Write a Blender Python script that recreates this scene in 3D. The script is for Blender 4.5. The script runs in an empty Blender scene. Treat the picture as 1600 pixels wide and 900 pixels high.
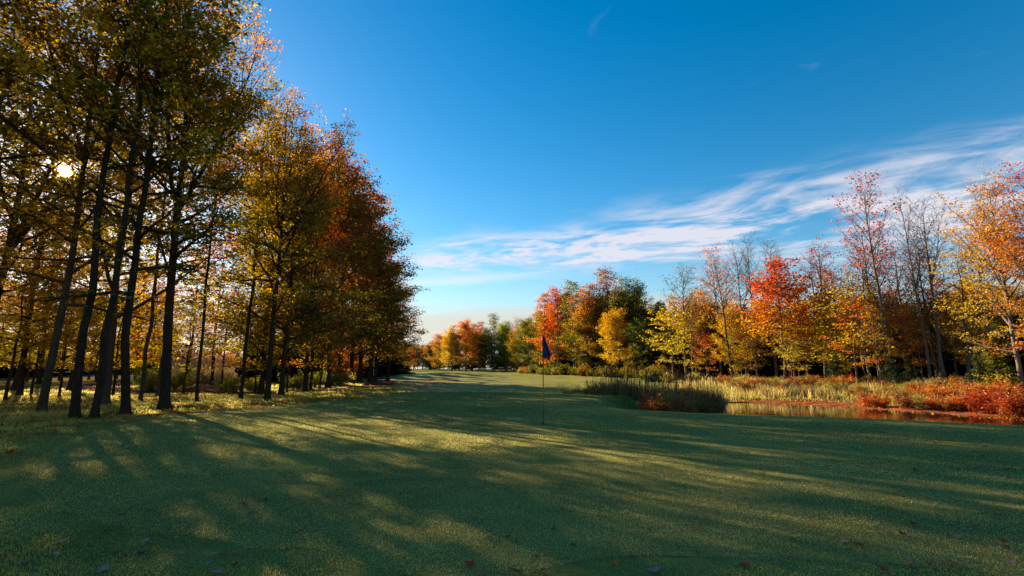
import bpy, math, random
import numpy as np
from mathutils import Vector
R = math.radians
SC = bpy.context.scene
COL = SC.collection

# ------------------------------------------------------------------ camera
CAM_H, PITCH, LENS = 1.30, 9.5, 17.0
FPX = 1600*LENS/36.0
cd = bpy.data.cameras.new('camera'); cam = bpy.data.objects.new('camera', cd); COL.objects.link(cam)
cd.lens = LENS; cd.sensor_width = 36; cd.clip_end = 6000; cd.clip_start = 0.05
cam.location = (0, 0, CAM_H); cam.rotation_euler = (R(90+PITCH), 0, 0)
SC.camera = cam
# ------------------------------------------------------------------ sky and sun
SUN_EL, SUN_AZ = 16.9, -44.3            # azimuth measured from +Y towards +X
SUN_STRENGTH, SKY_STRENGTH, EXPOSURE = 5.0, 0.05, 1.87
sd = Vector((math.sin(R(SUN_AZ))*math.cos(R(SUN_EL)), math.cos(R(SUN_AZ))*math.cos(R(SUN_EL)), math.sin(R(SUN_EL))))
sl = bpy.data.lights.new('sun', 'SUN'); sun = bpy.data.objects.new('sun', sl); COL.objects.link(sun)
sl.energy = SUN_STRENGTH; sl.angle = R(0.53); sl.color = (1.0, 0.83, 0.58)
sun.rotation_euler = sd.to_track_quat('Z', 'Y').to_euler(); sun.location = sd*100
SC.view_settings.view_transform = 'Standard'; SC.view_settings.look = 'None'
SC.view_settings.exposure = EXPOSURE; SC.view_settings.gamma = 1.0

class NT:
    """small node helper"""
    def __init__(s, tree): s.t = tree; s.n = tree.nodes; s.l = tree.links
    def new(s, typ, **kw):
        nd = s.n.new(typ)
        for k, v in kw.items(): setattr(nd, k, v)
        return nd
    def put(s, sock, v):
        if isinstance(v, bpy.types.NodeSocket): s.l.new(v, sock)
        elif v is not None: sock.default_value = v
    def math(s, op, a, b=None, c=None, clamp=False):
        nd = s.new('ShaderNodeMath', operation=op); nd.use_clamp = clamp
        s.put(nd.inputs[0], a); s.put(nd.inputs[1], b)
        if c is not None: s.put(nd.inputs[2], c)
        return nd.outputs[0]
    def vmath(s, op, a, b=None):
        nd = s.new('ShaderNodeVectorMath', operation=op)
        s.put(nd.inputs[0], a)
        if b is not None: s.put(nd.inputs[1], b)
        return nd.outputs['Value'] if op in ('DOT_PRODUCT', 'LENGTH') else nd.outputs[0]
    def sstep(s, x, a, b):
        nd = s.new('ShaderNodeMapRange', interpolation_type='SMOOTHSTEP')
        s.put(nd.inputs[0], x); nd.inputs[1].default_value = a; nd.inputs[2].default_value = b
        return nd.outputs[0]
    def mix(s, f, a, b, typ='MIX'):
        nd = s.new('ShaderNodeMix', data_type='RGBA', blend_type=typ)
        s.put(nd.inputs[0], f); s.put(nd.inputs[6], a); s.put(nd.inputs[7], b)
        return nd.outputs[2]
    def noise(s, vec, scale, detail=4, rough=.55, dist=0.0, col=False):
        nd = s.new('ShaderNodeTexNoise'); s.put(nd.inputs['Vector'], vec)
        nd.inputs['Scale'].default_value = scale; nd.inputs['Detail'].default_value = detail
        nd.inputs['Roughness'].default_value = rough; nd.inputs['Distortion'].default_value = dist
        return nd.outputs['Color' if col else 'Fac']
    def ramp(s, f, stops, interp='LINEAR'):
        nd = s.new('ShaderNodeValToRGB'); nd.color_ramp.interpolation = interp
        e = nd.color_ramp.elements
        while len(e) < len(stops): e.new(.5)
        for el, (p, c) in zip(e, stops): el.position = p; el.color = (*c, 1) if len(c) == 3 else c
        s.put(nd.inputs[0], f); return nd.outputs[0]

def pixdir(px, py):
    s, c = math.sin(R(PITCH)), math.cos(R(PITCH)); v = 450-py
    return np.array((px-800, FPX*c-v*s, FPX*s+v*c))
def G(px, py, z=0.0):
    d = pixdir(px, py); t = (z-CAM_H)/d[2]; return float(d[0]*t), float(d[1]*t)
def X_at(px, Y, z=0.0):
    return (px-800)/FPX*(Y*math.cos(R(PITCH))+(z-CAM_H)*math.sin(R(PITCH)))
def Z_at(py, Y):
    d = pixdir(800, py); return CAM_H+Y*d[2]/d[1]

def build_world():
    w = bpy.data.worlds.new('World'); SC.world = w; w.use_nodes = True
    t = NT(w.node_tree); t.n.clear()
    out = t.new('ShaderNodeOutputWorld'); bg = t.new('ShaderNodeBackground')
    sky = t.new('ShaderNodeTexSky', sky_type='NISHITA'); sky.sun_disc = False
    sky.sun_elevation = R(SUN_EL); sky.sun_rotation = R(SUN_AZ)
    sky.air_density = 1.15; sky.dust_density = 0.22; sky.ozone_density = 2.2; sky.altitude = 300
    tc = t.new('ShaderNodeTexCoord'); d = t.vmath('NORMALIZE', tc.outputs['Generated'])
    hsv = t.new('ShaderNodeHueSaturation'); hsv.inputs['Hue'].default_value = 0.497
    hsv.inputs['Saturation'].default_value = 1.5; hsv.inputs['Value'].default_value = 1.0
    t.put(hsv.inputs['Color'], sky.outputs[0])
    col = hsv.outputs[0]
    sep = t.new('ShaderNodeSeparateXYZ'); t.put(sep.inputs[0], d); dz = sep.outputs[2]
    col = t.mix(t.sstep(dz, .02, .26), t.mix(.5, sky.outputs[0], (1.7, 2.7, 3.7, 1)), col)
    # pale warm haze low over the horizon
    hz = t.math('POWER', t.math('SUBTRACT', 1.0, t.math('ABSOLUTE', dz), clamp=True), 16.0)
    col = t.mix(t.math('MULTIPLY', hz, 0.30), col, (3.0, 3.9, 4.6, 1))
    # cirrus sheet at a constant height: coordinates on that sheet
    inv = t.math('DIVIDE', 1.0, t.math('MAXIMUM', dz, 0.03))
    cmb = t.new('ShaderNodeCombineXYZ')
    t.put(cmb.inputs[0], t.math('MULTIPLY', sep.outputs[0], inv)); t.put(cmb.inputs[1], t.math('MULTIPLY', sep.outputs[1], inv))
    P = cmb.outputs[0]
    def plane(p, q):      # signed side of the plane through the eye and two sky points, >0 above
        n = np.cross(pixdir(*p), pixdir(*q)); n = n/np.linalg.norm(n)
        if n[2] < 0: n = -n
        return t.vmath('DOT_PRODUCT', d, tuple(float(v) for v in n))
    # along-band direction on the sheet
    a = pixdir(700, 400); b = pixdir(1550, 270); a = a/a[2]; b = b/b[2]; ang = math.atan2(b[1]-a[1], b[0]-a[0])
    mp = t.new('ShaderNodeMapping', vector_type='POINT'); t.put(mp.inputs[0], P)
    mp.inputs['Rotation'].default_value = (0, 0, -ang)
    mp2 = t.new('ShaderNodeMapping'); t.put(mp2.inputs[0], mp.outputs[0]); mp2.inputs['Scale'].default_value = (1.0, 1.4, 1)
    mp3 = t.new('ShaderNodeMapping'); t.put(mp3.inputs[0], mp.outputs[0]); mp3.inputs['Scale'].default_value = (1.2, 2.0, 1)
    mp3.inputs['Rotation'].default_value = (0, 0, R(14))
    n1 = t.noise(mp2.outputs[0], 1.0, 7, .6, 1.2); n2 = t.noise(mp3.outputs[0], 1.7, 9, .6, 1.0)
    wob = t.math('MULTIPLY', t.math('SUBTRACT', t.noise(mp.outputs[0], .9, 3), .5), .10)
    up = t.math('ADD', plane((630, 388), (1600, 182)), wob)
    lo = t.math('ADD', plane((630, 428), (1600, 400)), t.math('MULTIPLY', wob, .5))
    band = t.math('MULTIPLY', t.math('SUBTRACT', 1.0, t.sstep(up, -.055, .02)), t.sstep(lo, -.03, .035))
    az = t.math('ARCTAN2', sep.outputs[0], sep.outputs[1])
    band = t.math('MULTIPLY', band, t.sstep(az, -.26, -.12))
    front = t.sstep(sep.outputs[1], -.2, .25); band = t.math('MULTIPLY', band, front)
    dens = t.math('ADD', t.math('MULTIPLY', n1, 1.45), t.math('MULTIPLY', n2, .70))
    c1 = t.math('MULTIPLY', t.sstep(dens, .86, 1.40), band)
    # brighter lower rim of the band
    rim = t.math('MULTIPLY', t.math('SUBTRACT', 1.0, t.sstep(t.math('ABSOLUTE', t.math('ADD', plane((640, 408), (1600, 318)), t.math('MULTIPLY', wob, .8))), .0, .05)), t.math('MULTIPLY', t.sstep(az, -.26, -.15), front))
    c1 = t.math('ADD', c1, t.math('MULTIPLY', rim, t.sstep(dens, .85, 1.3)), clamp=True)
    # thin streak
    st = t.math('MULTIPLY', t.math('SUBTRACT', 1.0, t.sstep(t.math('ABSOLUTE', t.math('ADD', plane((630, 445), (850, 428)), t.math('MULTIPLY', wob, .3))), .0, .016)), t.math('MULTIPLY', t.sstep(az, -.4, -.18), t.math('SUBTRACT', 1.0, t.sstep(az, -.08, .12))))
    c2 = t.math('MULTIPLY', st, .5)
    # low bank on the horizon
    el = dz
    nb = t.noise(mp2.outputs[0], .7, 5, .55, .5)
    elw = t.math('ADD', el, t.math('MULTIPLY', t.math('SUBTRACT', nb, .5), .055))
    elt = t.math('SUBTRACT', elw, t.math('MULTIPLY', t.math('MAXIMUM', az, -.35), .04))
    c3 = t.math('MULTIPLY', t.sstep(elw, .035, .06), t.math('SUBTRACT', 1.0, t.sstep(elt, .100, .145)))
    c3 = t.math('MULTIPLY', t.math('MULTIPLY', c3, t.math('MULTIPLY_ADD', nb, .5, .55)), t.math('SUBTRACT', 1.0, t.sstep(az, .25, .9)))
    wisp = t.math('MULTIPLY', t.sstep(n2, .62, .8), t.math('MULTIPLY', t.sstep(dz, .12, .25), .10))
    col = t.mix(t.math('MULTIPLY', c3, .8, clamp=True), col, (4.5, 3.7, 3.0, 1))
    col = t.mix(t.math('MULTIPLY', t.math('ADD', c1, wisp), .80, clamp=True), col, (5.0, 4.65, 4.9, 1))
    col = t.mix(c2, col, (5.0, 5.2, 5.6, 1))
    # sun disc with its glow
    cs = t.vmath('DOT_PRODUCT', d, tuple(sd))
    angl = t.math('ARCCOSINE', t.math('MINIMUM', cs, .9999999))
    disc = t.math('SUBTRACT', 1.0, t.sstep(angl, R(.25), R(.5)))
    halo = t.math('POWER', t.math('SUBTRACT', 1.0, t.math('DIVIDE', angl, R(2.2)), clamp=True), 3.0)
    glow = t.math('POWER', t.math('SUBTRACT', 1.0, t.math('DIVIDE', angl, R(16)), clamp=True), 3.0)
    add = t.new('ShaderNodeMix', data_type='RGBA', blend_type='ADD'); add.inputs[0].default_value = 1
    e = t.mix(1.0, t.mix(glow, (0, 0, 0, 1), (4.2, 3.5, 2.6, 1)), t.mix(halo, t.mix(disc, (0, 0, 0, 1), (900, 760, 520, 1)), (40, 30, 17, 1)), 'ADD')
    t.put(add.inputs[6], col); t.put(add.inputs[7], e)
    t.put(bg.inputs[0], add.outputs[2]); bg.inputs[1].default_value = SKY_STRENGTH
    t.l.new(bg.outputs[0], out.inputs[0])
build_world()

# ------------------------------------------------------------------ tagging
def tag(o, label=None, cat=None, group=None, kind=None):
    if label: o['label'] = label
    if cat: o['category'] = cat
    if group: o['group'] = group
    if kind: o['kind'] = kind
    return o
def link(name, data, parent=None, loc=None, rot=None, scale=None):
    o = bpy.data.objects.new(name, data); COL.objects.link(o)
    if parent is not None: o.parent = parent
    if loc is not None: o.location = loc
    if rot is not None: o.rotation_euler = rot
    if scale is not None: o.scale = scale
    return o

def make_mesh(name, V, F, mats=(), attrs=None, smooth=False, midx=None):
    """V (n,3); F: list of (m,k) index arrays"""
    me = bpy.data.meshes.new(name)
    V = np.asarray(V, dtype=np.float32); F = [np.asarray(f, dtype=np.int32) for f in F if len(f)]
    me.vertices.add(len(V)); me.vertices.foreach_set('co', V.ravel())
    loops = np.concatenate([f.ravel() for f in F]); nl = len(loops); npoly = sum(len(f) for f in F)
    tot = np.concatenate([np.full(len(f), f.shape[1], dtype=np.int32) for f in F])
    st = np.concatenate(([0], np.cumsum(tot)[:-1])).astype(np.int32)
    me.loops.add(nl); me.loops.foreach_set('vertex_index', loops)
    me.polygons.add(npoly); me.polygons.foreach_set('loop_start', st)
    if midx is not None: me.polygons.foreach_set('material_index', np.asarray(midx, dtype=np.int32))
    me.polygons.foreach_set('use_smooth', np.full(npoly, bool(smooth)))
    for k, a in (attrs or {}).items():
        at = me.attributes.new(k, 'FLOAT', 'POINT'); at.data.foreach_set('value', np.asarray(a, dtype=np.float32))
    me.update(calc_edges=True); me.validate()
    for m in mats: me.materials.append(m)
    return me

# ------------------------------------------------------------------ materials
def mat(name):
    m = bpy.data.materials.new(name); m.use_nodes = True; t = NT(m.node_tree)
    return m, t, t.n['Principled BSDF'], t.n['Material Output']

def leaf_material(name, stops, trans=.5, jitter=.12):
    m, t, bs, out = mat(name); t.n.remove(bs)
    at = t.new('ShaderNodeAttribute', attribute_name='var'); oi = t.new('ShaderNodeObjectInfo')
    f = t.math('ADD', at.outputs['Fac'], t.math('MULTIPLY', t.math('SUBTRACT', oi.outputs['Random'], .5), jitter*2), clamp=True)
    c = t.ramp(f, stops)
    hs = t.new('ShaderNodeHueSaturation')
    at2 = t.new('ShaderNodeAttribute', attribute_name='rnd')
    t.put(hs.inputs['Value'], t.math('MULTIPLY_ADD', at2.outputs['Fac'], .7, .62)); t.put(hs.inputs['Color'], c)
    t.put(hs.inputs['Hue'], t.math('MULTIPLY_ADD', at2.outputs['Fac'], .022, .492))
    dif = t.new('ShaderNodeBsdfDiffuse'); t.put(dif.inputs[0], hs.outputs[0])
    tr = t.new('ShaderNodeBsdfTranslucent')
    hs2 = t.new('ShaderNodeHueSaturation'); hs2.inputs['Saturation'].default_value = 1.12; hs2.inputs['Value'].default_value = 1.4
    t.put(hs2.inputs['Color'], hs.outputs[0]); t.put(tr.inputs[0], hs2.outputs[0])
    mx = t.new('ShaderNodeMixShader'); mx.inputs[0].default_value = trans
    t.l.new(dif.outputs[0], mx.inputs[1]); t.l.new(tr.outputs[0], mx.inputs[2])
    gl = t.new('ShaderNodeBsdfGlossy'); gl.inputs['Roughness'].default_value = .42; gl.inputs['Color'].default_value = (1, 1, 1, 1)
    mx2 = t.new('ShaderNodeMixShader'); mx2.inputs[0].default_value = .035
    t.l.new(mx.outputs[0], mx2.inputs[1]); t.l.new(gl.outputs[0], mx2.inputs[2])
    t.l.new(mx2.outputs[0], out.inputs[0])
    return m

GRN = (.062, .062, .010); OLV = (.14, .100, .011); YEL = (.42, .27, .020); GLD = (.45, .22, .015)
ORG = (.44, .125, .012); RED = (.34, .035, .010); CRM = (.22, .022, .010); BRN = (.14, .06, .02); DKG = (.018, .032, .012)
PAL = {
 'green_gold': [(0, GRN), (.30, OLV), (.52, (.28, .18, .016)), (.70, GLD), (.85, ORG), (1, (.34, .09, .02))],
 'gold': [(0, OLV), (.35, YEL), (.7, GLD), (1, ORG)],
 'orange': [(0, OLV), (.25, (.30, .17, .015)), (.55, ORG), (1, (.46, .07, .016))],
 'red_top': [(0, YEL), (.28, GLD), (.45, ORG), (.62, (.38, .04, .012)), (1, (.33, .026, .012))],
 'red': [(0, ORG), (.4, RED), (1, CRM)],
 'crimson_mix': [(0, GRN), (.3, OLV), (.5, (.24, .11, .015)), (.75, (.23, .05, .016)), (1, (.18, .025, .016))],
 'olive': [(0, DKG), (.4, (.07, .085, .014)), (.75, (.17, .15, .017)), (1, (.32, .19, .02))],
 'olive_red': [(0, GRN), (.40, OLV), (.58, (.26, .15, .015)), (.75, (.42, .09, .016)), (1, RED)],
 'rust': [(0, (.11, .09, .02)), (.5, (.22, .11, .02)), (1, (.30, .08, .02))],
 'yellow': [(0, (.16, .16, .018)), (.4, (.40, .30, .022)), (1, (.50, .28, .02))],
 'pale_green': [(0, (.09, .12, .02)), (.5, (.20, .23, .03)), (1, (.34, .30, .04))],
 'dark': [(0, (.012, .022, .009)), (.6, (.025, .04, .014)), (1, (.05, .06, .018))],
 'hemlock': [(0, (.02, .035, .012)), (.5, (.05, .065, .016)), (1, (.12, .12, .03))],
 'shrub_red': [(0, (.16, .15, .02)), (.25, (.38, .22, .03)), (.45, (.48, .15, .02)), (.62, (.44, .08, .02)), (.8, (.32, .04, .015)), (1, (.16, .03, .015))],
 'shrub_tan': [(0, (.10, .12, .02)), (.5, (.26, .22, .05)), (1, (.38, .24, .06))],
}
LM = {k: leaf_material('leaves_'+k, v, .62 if k not in ('dark', 'hemlock') else .2) for k, v in PAL.items()}
LM_LIST = list(LM)

def bark_material(name, c1, c2):
    m, t, bs, out = mat(name)
    tc = t.new('ShaderNodeTexCoord'); mp = t.new('ShaderNodeMapping'); t.put(mp.inputs[0], tc.outputs['Object'])
    mp.inputs['Scale'].default_value = (9, 9, 1.6)
    n = t.noise(mp.outputs[0], 2.2, 8, .65, .6); n2 = t.noise(tc.outputs['Object'], 1.3, 3)
    f = t.math('MULTIPLY_ADD', n2, .6, t.math('MULTIPLY', t.sstep(n, .3, .7), .6), clamp=True)
    t.put(bs.inputs['Base Color'], t.mix(f, (*c1, 1), (*c2, 1)))
    bs.inputs['Roughness'].default_value = .95; bs.inputs['Specular IOR Level'].default_value = 0.03
    bp = t.new('ShaderNodeBump'); bp.inputs['Strength'].default_value = .8; bp.inputs['Distance'].default_value = .03
    t.put(bp.inputs['Height'], n); t.put(bs.inputs['Normal'], bp.outputs[0])
    return m
BARK_DK = bark_material('bark_dark_maple', (.016, .009, .006), (.062, .038, .023))
BARK_BR = bark_material('bark_brown', (.035, .02, .012), (.11, .066, .042))
BARK_GR = bark_material('bark_grey', (.045, .033, .025), (.19, .145, .11))

def blade_material(name, lo, hi, trans=.4, gloss=.05, rough=.35):
    m, t, bs, out = mat(name); t.n.remove(bs)
    at = t.new('ShaderNodeAttribute', attribute_name='rnd')
    c = t.ramp(at.outputs['Fac'], [(0, lo), (1, hi)])
    dif = t.new('ShaderNodeBsdfDiffuse'); t.put(dif.inputs[0], c)
    tr = t.new('ShaderNodeBsdfTranslucent'); hs = t.new('ShaderNodeHueSaturation'); hs.inputs['Value'].default_value = 1.8
    t.put(hs.inputs['Color'], c); t.put(tr.inputs[0], hs.outputs[0])
    mx = t.new('ShaderNodeMixShader'); mx.inputs[0].default_value = trans
    t.l.new(dif.outputs[0], mx.inputs[1]); t.l.new(tr.outputs[0], mx.inputs[2])
    gl = t.new('ShaderNodeBsdfGlossy'); gl.inputs['Roughness'].default_value = rough
    mx2 = t.new('ShaderNodeMixShader'); mx2.inputs[0].default_value = gloss
    t.l.new(mx.outputs[0], mx2.inputs[1]); t.l.new(gl.outputs[0], mx2.inputs[2]); t.l.new(mx2.outputs[0], out.inputs[0])
    return m

# ------------------------------------------------------------------ terrain
def ss(a, b, x):
    t = np.clip((x-a)/(b-a), 0, 1); return t*t*(3-2*t)
def poly_sd(P, x, y):
    """signed distance, negative inside"""
    x = np.asarray(x, float); y = np.asarray(y, float); P = np.asarray(P, float); n = len(P)
    d = np.full(x.shape, 1e18); inside = np.zeros(x.shape, bool)
    for i in range(n):
        ax, ay = P[i]; bx, by = P[(i+1) % n]; ex, ey = bx-ax, by-ay; wx, wy = x-ax, y-ay
        t = np.clip((wx*ex+wy*ey)/(ex*ex+ey*ey), 0, 1)
        d = np.minimum(d, (wx-ex*t)**2+(wy-ey*t)**2)
        c = ((ay > y) != (by > y)) & (x < ex*(y-ay)/((by-ay) if by != ay else 1e-9)+ax)
        inside ^= c
    d = np.sqrt(d); return np.where(inside, -d, d)
def smooth_poly(P, it=3):
    P = np.array(P, float)
    for _ in range(it):
        Q = np.roll(P, -1, 0); P = np.stack([P*.75+Q*.25, P*.25+Q*.75], 1).reshape(-1, 2)
    return P
def line_sd(P, w):
    def f(x, y):
        x = np.asarray(x, float); y = np.asarray(y, float); d = np.full(x.shape, 1e18)
        for (ax, ay), (bx, by) in zip(P[:-1], P[1:]):
            ex, ey = bx-ax, by-ay; t = np.clip(((x-ax)*ex+(y-ay)*ey)/(ex*ex+ey*ey), 0, 1)
            d = np.minimum(d, np.hypot(x-ax-ex*t, y-ay-ey*t))
        return d-w
    return f
def smooth_line(P, it=3):
    P = np.array(P, float)
    for _ in range(it):
        A, B = P[:-1], P[1:]; P = np.vstack([P[:1], np.stack([A*.75+B*.25, A*.25+B*.75], 1).reshape(-1, 2), P[-1:]])
    return P
POND = smooth_poly([(4.5, 19), (5.2, 17.5), (8.5, 15.7), (12.5, 13), (17, 9.5), (23, 5.5), (30, 2), (36, 8), (29, 15), (24.5, 20), (22, 23), (20.5, 27), (20, 30.8), (13, 31.2), (10.5, 27), (7.5, 23.5)], 2)
MAT = smooth_poly([(12.5, 32), (20, 31.8), (22.5, 27), (23, 23), (25.5, 20), (31, 15), (29, 12.0), (22.9, 17.4), (20.6, 20.6), (18.7, 25.6), (15.6, 29.6)], 2)
GREEN = smooth_poly([(-5.6, 5.6), (-7.8, 8.7), (-9.1, 12), (-9, 14.9), (-8.1, 18), (-6.9, 22.3), (-3.5, 27), (1.75, 27), (3.7, 21.9), (4.07, 15.9), (7.07, 13.8), (10.9, 10.75), (16, 7.2), (20, 2), (16, -2), (9, 2.6), (4, 3.35), (.5, 3.45), (-1.8, 3.6), (-3.6, 4.1)], 2)
FAIR = smooth_poly([(-5.5, 26), (-8.5, 33), (-10.5, 42), (-14, 55), (-17, 75), (-21, 100), (-30, 150), (-8, 158), (0, 135), (6, 100), (11, 76), (19, 64), (22, 56), (17, 47), (12, 37), (8, 31.5), (2.5, 29.5), (-3, 29)], 2)
W_Z = -0.75
def vnoise(x, y, s, seed=0):
    """cheap smooth value noise"""
    x = np.asarray(x, float)*s+seed*17.3; y = np.asarray(y, float)*s-seed*9.1
    xi, yi = np.floor(x), np.floor(y); fx, fy = x-xi, y-yi; fx = fx*fx*(3-2*fx); fy = fy*fy*(3-2*fy)
    def hsh(a, b): v = np.sin(a*127.1+b*311.7+seed*74.7)*43758.5453; return v-np.floor(v)
    return (hsh(xi, yi)*(1-fx)+hsh(xi+1, yi)*fx)*(1-fy)+(hsh(xi, yi+1)*(1-fx)+hsh(xi+1, yi+1)*fx)*fy
def ground_z(x, y):
    x = np.asarray(x, float); y = np.asarray(y, float)
    z = 1.0*ss(40, 170, y)
    z = z-.30*np.exp(-((x-7)**2/70+(y-36)**2/60))
    z = z+.55*np.exp(-((x+9)**2/60+(y-74)**2/90))
    z = z+.16*np.exp(-((x+3)**2/30+(y-25)**2/8))
    z = z+.05*(np.sin(x*.35+1)*np.cos(y*.28))*ss(2, 12, np.hypot(x, y))
    sg = poly_sd(GREEN, x, y)
    z = z+ss(.3, 2.5, sg)*((vnoise(x, y, .55, 3)-.5)*.16+(vnoise(x, y, 1.9, 5)-.5)*.06)
    z = z-.25*ss(2.0, 9.0, sg)*ss(-9, -14, x)*ss(14, 6, y)      # falls away left of the green
    z = np.where(y > 400, z+ss(400, 900, y)*0, z)
    sp = poly_sd(POND, x, y)
    far = ss(-1.5, 1.5, (x*.55+y*.83)-24.5)
    Wd = 2.1+6.5*far
    k = ss(0, 1, np.clip(sp, 0, None)/Wd)
    bank = -.70+(vnoise(x, y, .9, 8)-.5)*.12
    z = np.where(sp > 0, bank*(1-k)+z*k, -.70-.6*ss(0, 1.2, -sp))
    sm = poly_sd(MAT, x, y)
    mz = W_Z+.012+(vnoise(x, y, .8, 11)-.42)*.16+(vnoise(x, y, 2.6, 12)-.5)*.06
    km = ss(.7, -.5, sm)*(sp < 1.0)
    z = z*(1-km)+np.minimum(np.maximum(mz, z), W_Z+.06)*km
    return z

def axis(lo, hi, dlo, dhi, d0, g):
    a = list(np.arange(dlo, dhi+1e-6, d0)); s = d0; v = dhi
    while v < hi: s *= g; v += s; a.append(v)
    s = d0; v = dlo; b = []
    while v > lo: s *= g; v -= s; b.append(v)
    return np.array(b[::-1]+a)
XS = axis(-3500, 3500, -26, 28, .30, 1.07); YS = axis(-800, 4500, 1.5, 36, .30, 1.055)
XX, YY = np.meshgrid(XS, YS); ZZ = ground_z(XX, YY)
GV = np.stack([XX.ravel(), YY.ravel(), ZZ.ravel()], 1)
nx, ny = len(XS), len(YS)
ii = (np.arange(ny-1)[:, None]*nx+np.arange(nx-1)[None]).ravel()
TRI = np.concatenate([np.stack([ii, ii+1, ii+nx+1], 1), np.stack([ii, ii+nx+1, ii+nx], 1)])

def sheet(name, sdf, off, material, smooth=True):
    """piece of the terrain grid clipped to sdf<0, lifted by off"""
    s = sdf(GV[:, 0], GV[:, 1]); st = s[TRI]
    full = (st < 0).all(1); part = (st < 0).any(1) & ~full
    V = [GV]; F3 = [TRI[full]]; extra = []; base = len(GV); f = []; q = []
    for tri in TRI[part]:
        poly = []
        for a, b in ((0, 1), (1, 2), (2, 0)):
            ia, ib = tri[a], tri[b]; sa, sb = s[ia], s[ib]
            if sa < 0: poly.append(int(ia))
            if (sa < 0) != (sb < 0):
                k = sa/(sa-sb); extra.append(GV[ia]*(1-k)+GV[ib]*k); poly.append(base+len(extra)-1)
        (f if len(poly) == 3 else q).append(poly)
    allV = np.vstack([GV, np.array(extra).reshape(-1, 3)]).copy(); allV[:, 2] += off
    faces = [np.vstack([TRI[full]]+([np.array(f)] if f else [])), np.array(q, dtype=int).reshape(-1, 4)]
    used = np.unique(np.concatenate([x.ravel() for x in faces])); mp = np.zeros(len(allV), int); mp[used] = np.arange(len(used))
    me = make_mesh(name, allV[used], [mp[x] for x in faces], [material], smooth=smooth)
    o = link(name, me); o['kind'] = 'structure'; return o

def grass_ground(name, ramp, litter=0, dew=.5, bump=.5, fine=140, spec=0.0):
    m, t, bs, out = mat(name)
    geo = t.new('ShaderNodeNewGeometry'); P = geo.outputs['Position']
    big = t.noise(P, .35, 4); mid = t.noise(P, 2.6, 5, .6); fn = t.noise(P, fine, 2, .7)
    f = t.math('ADD', t.math('MULTIPLY', big, .45), t.math('ADD', t.math('MULTIPLY', mid, .35), t.math('MULTIPLY', fn, .35)))
    c = t.ramp(t.sstep(f, .32, .82), ramp)
    if litter:
        ca = t.new('ShaderNodeAttribute', attribute_name='collar')
        c = t.mix(ca.outputs['Fac'], c, t.ramp(t.sstep(f, .32, .82), [(0, (.108, .104, .029)), (.5, (.188, .174, .048)), (1, (.26, .24, .066))]))
        vo = t.new('ShaderNodeTexVoronoi'); t.put(vo.inputs['Vector'], P); vo.inputs['Scale'].default_value = 11
        sepc = t.new('ShaderNodeSeparateColor'); t.put(sepc.inputs[0], vo.outputs['Color'])
        sp = t.new('ShaderNodeSeparateXYZ'); t.put(sp.inputs[0], P)
        zone = t.math('MULTIPLY', t.math('SUBTRACT', 1, t.sstep(sp.outputs[0], -10.5, -8.0)), t.math('MULTIPLY', t.sstep(sp.outputs[1], 8, 12), t.math('SUBTRACT', 1, t.sstep(sp.outputs[1], 70, 90))))
        zone2 = t.sstep(t.math('ADD', sp.outputs[0], t.math('MULTIPLY', sp.outputs[1], .5)), 36, 42)
        amt = t.math('MULTIPLY', t.math('MAXIMUM', zone, zone2), t.sstep(t.noise(P, .5, 4), .38, .62))
        on = t.math('MULTIPLY', t.math('GREATER_THAN', t.math('ADD', sepc.outputs[0], t.math('MULTIPLY', amt, .55)), 1.0), litter)
        lc = t.ramp(sepc.outputs[1], [(0, (.30, .13, .04)), (.4, (.34, .08, .03)), (.7, (.25, .15, .05)), (1, (.14, .07, .035))])
        c = t.mix(on, c, lc)
    t.put(bs.inputs['Base Color'], c)
    bs.inputs['Roughness'].default_value = .52; bs.inputs['Specular IOR Level'].default_value = spec; bs.inputs['Specular Tint'].default_value = (1, .95, .55, 1)
    bs.inputs['Sheen Weight'].default_value = dew; bs.inputs['Sheen Roughness'].default_value = .35
    bs.inputs['Sheen Tint'].default_value = (.86, .95, .62, 1)
    bp = t.new('ShaderNodeBump'); bp.inputs['Strength'].default_value = bump; bp.inputs['Distance'].default_value = .02
    t.put(bp.inputs['Height'], t.math('ADD', t.math('MULTIPLY', fn, .35), mid)); t.put(bs.inputs['Normal'], bp.outputs[0])
    return m
M_ROUGH = grass_ground('rough_grass', [(0, (.040, .050, .010)), (.5, (.088, .098, .018)), (1, (.19, .17, .03))], litter=1, dew=.0, bump=.9, fine=60, spec=.0)
M_GREEN = grass_ground('mown_green', [(0, (.115, .108, .032)), (.5, (.195, .178, .052)), (1, (.27, .245, .07))], dew=.0, bump=.25, spec=.0)
M_FAIR = grass_ground('mown_fairway', [(0, (.115, .108, .028)), (.5, (.195, .178, .046)), (1, (.27, .245, .062))], dew=.01, spec=.004, bump=.3)

def simple_ground(name, ramp, scale=3, rough=.9, bump=.3, spec=0.0, dist=.01):
    m, t, bs, out = mat(name); geo = t.new('ShaderNodeNewGeometry'); P = geo.outputs['Position']
    n = t.noise(P, scale, 8, .65); n2 = t.noise(P, scale*14, 4, .7)
    f = t.math('ADD', t.math('MULTIPLY', n, .65), t.math('MULTIPLY', n2, .35))
    t.put(bs.inputs['Base Color'], t.ramp(t.sstep(f, .3, .7), ramp)); bs.inputs['Roughness'].default_value = rough
    bs.inputs['Specular IOR Level'].default_value = spec
    bp = t.new('ShaderNodeBump'); bp.inputs['Strength'].default_value = bump; bp.inputs['Distance'].default_value = dist
    t.put(bp.inputs['Height'], n2); t.put(bs.inputs['Normal'], bp.outputs[0]); return m
M_PATH = simple_ground('worn_asphalt_path', [(0, (.035, .030, .030)), (.6, (.065, .055, .055)), (1, (.11, .09, .08))], 1.2, 1.0, .3, 0.0)
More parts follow.
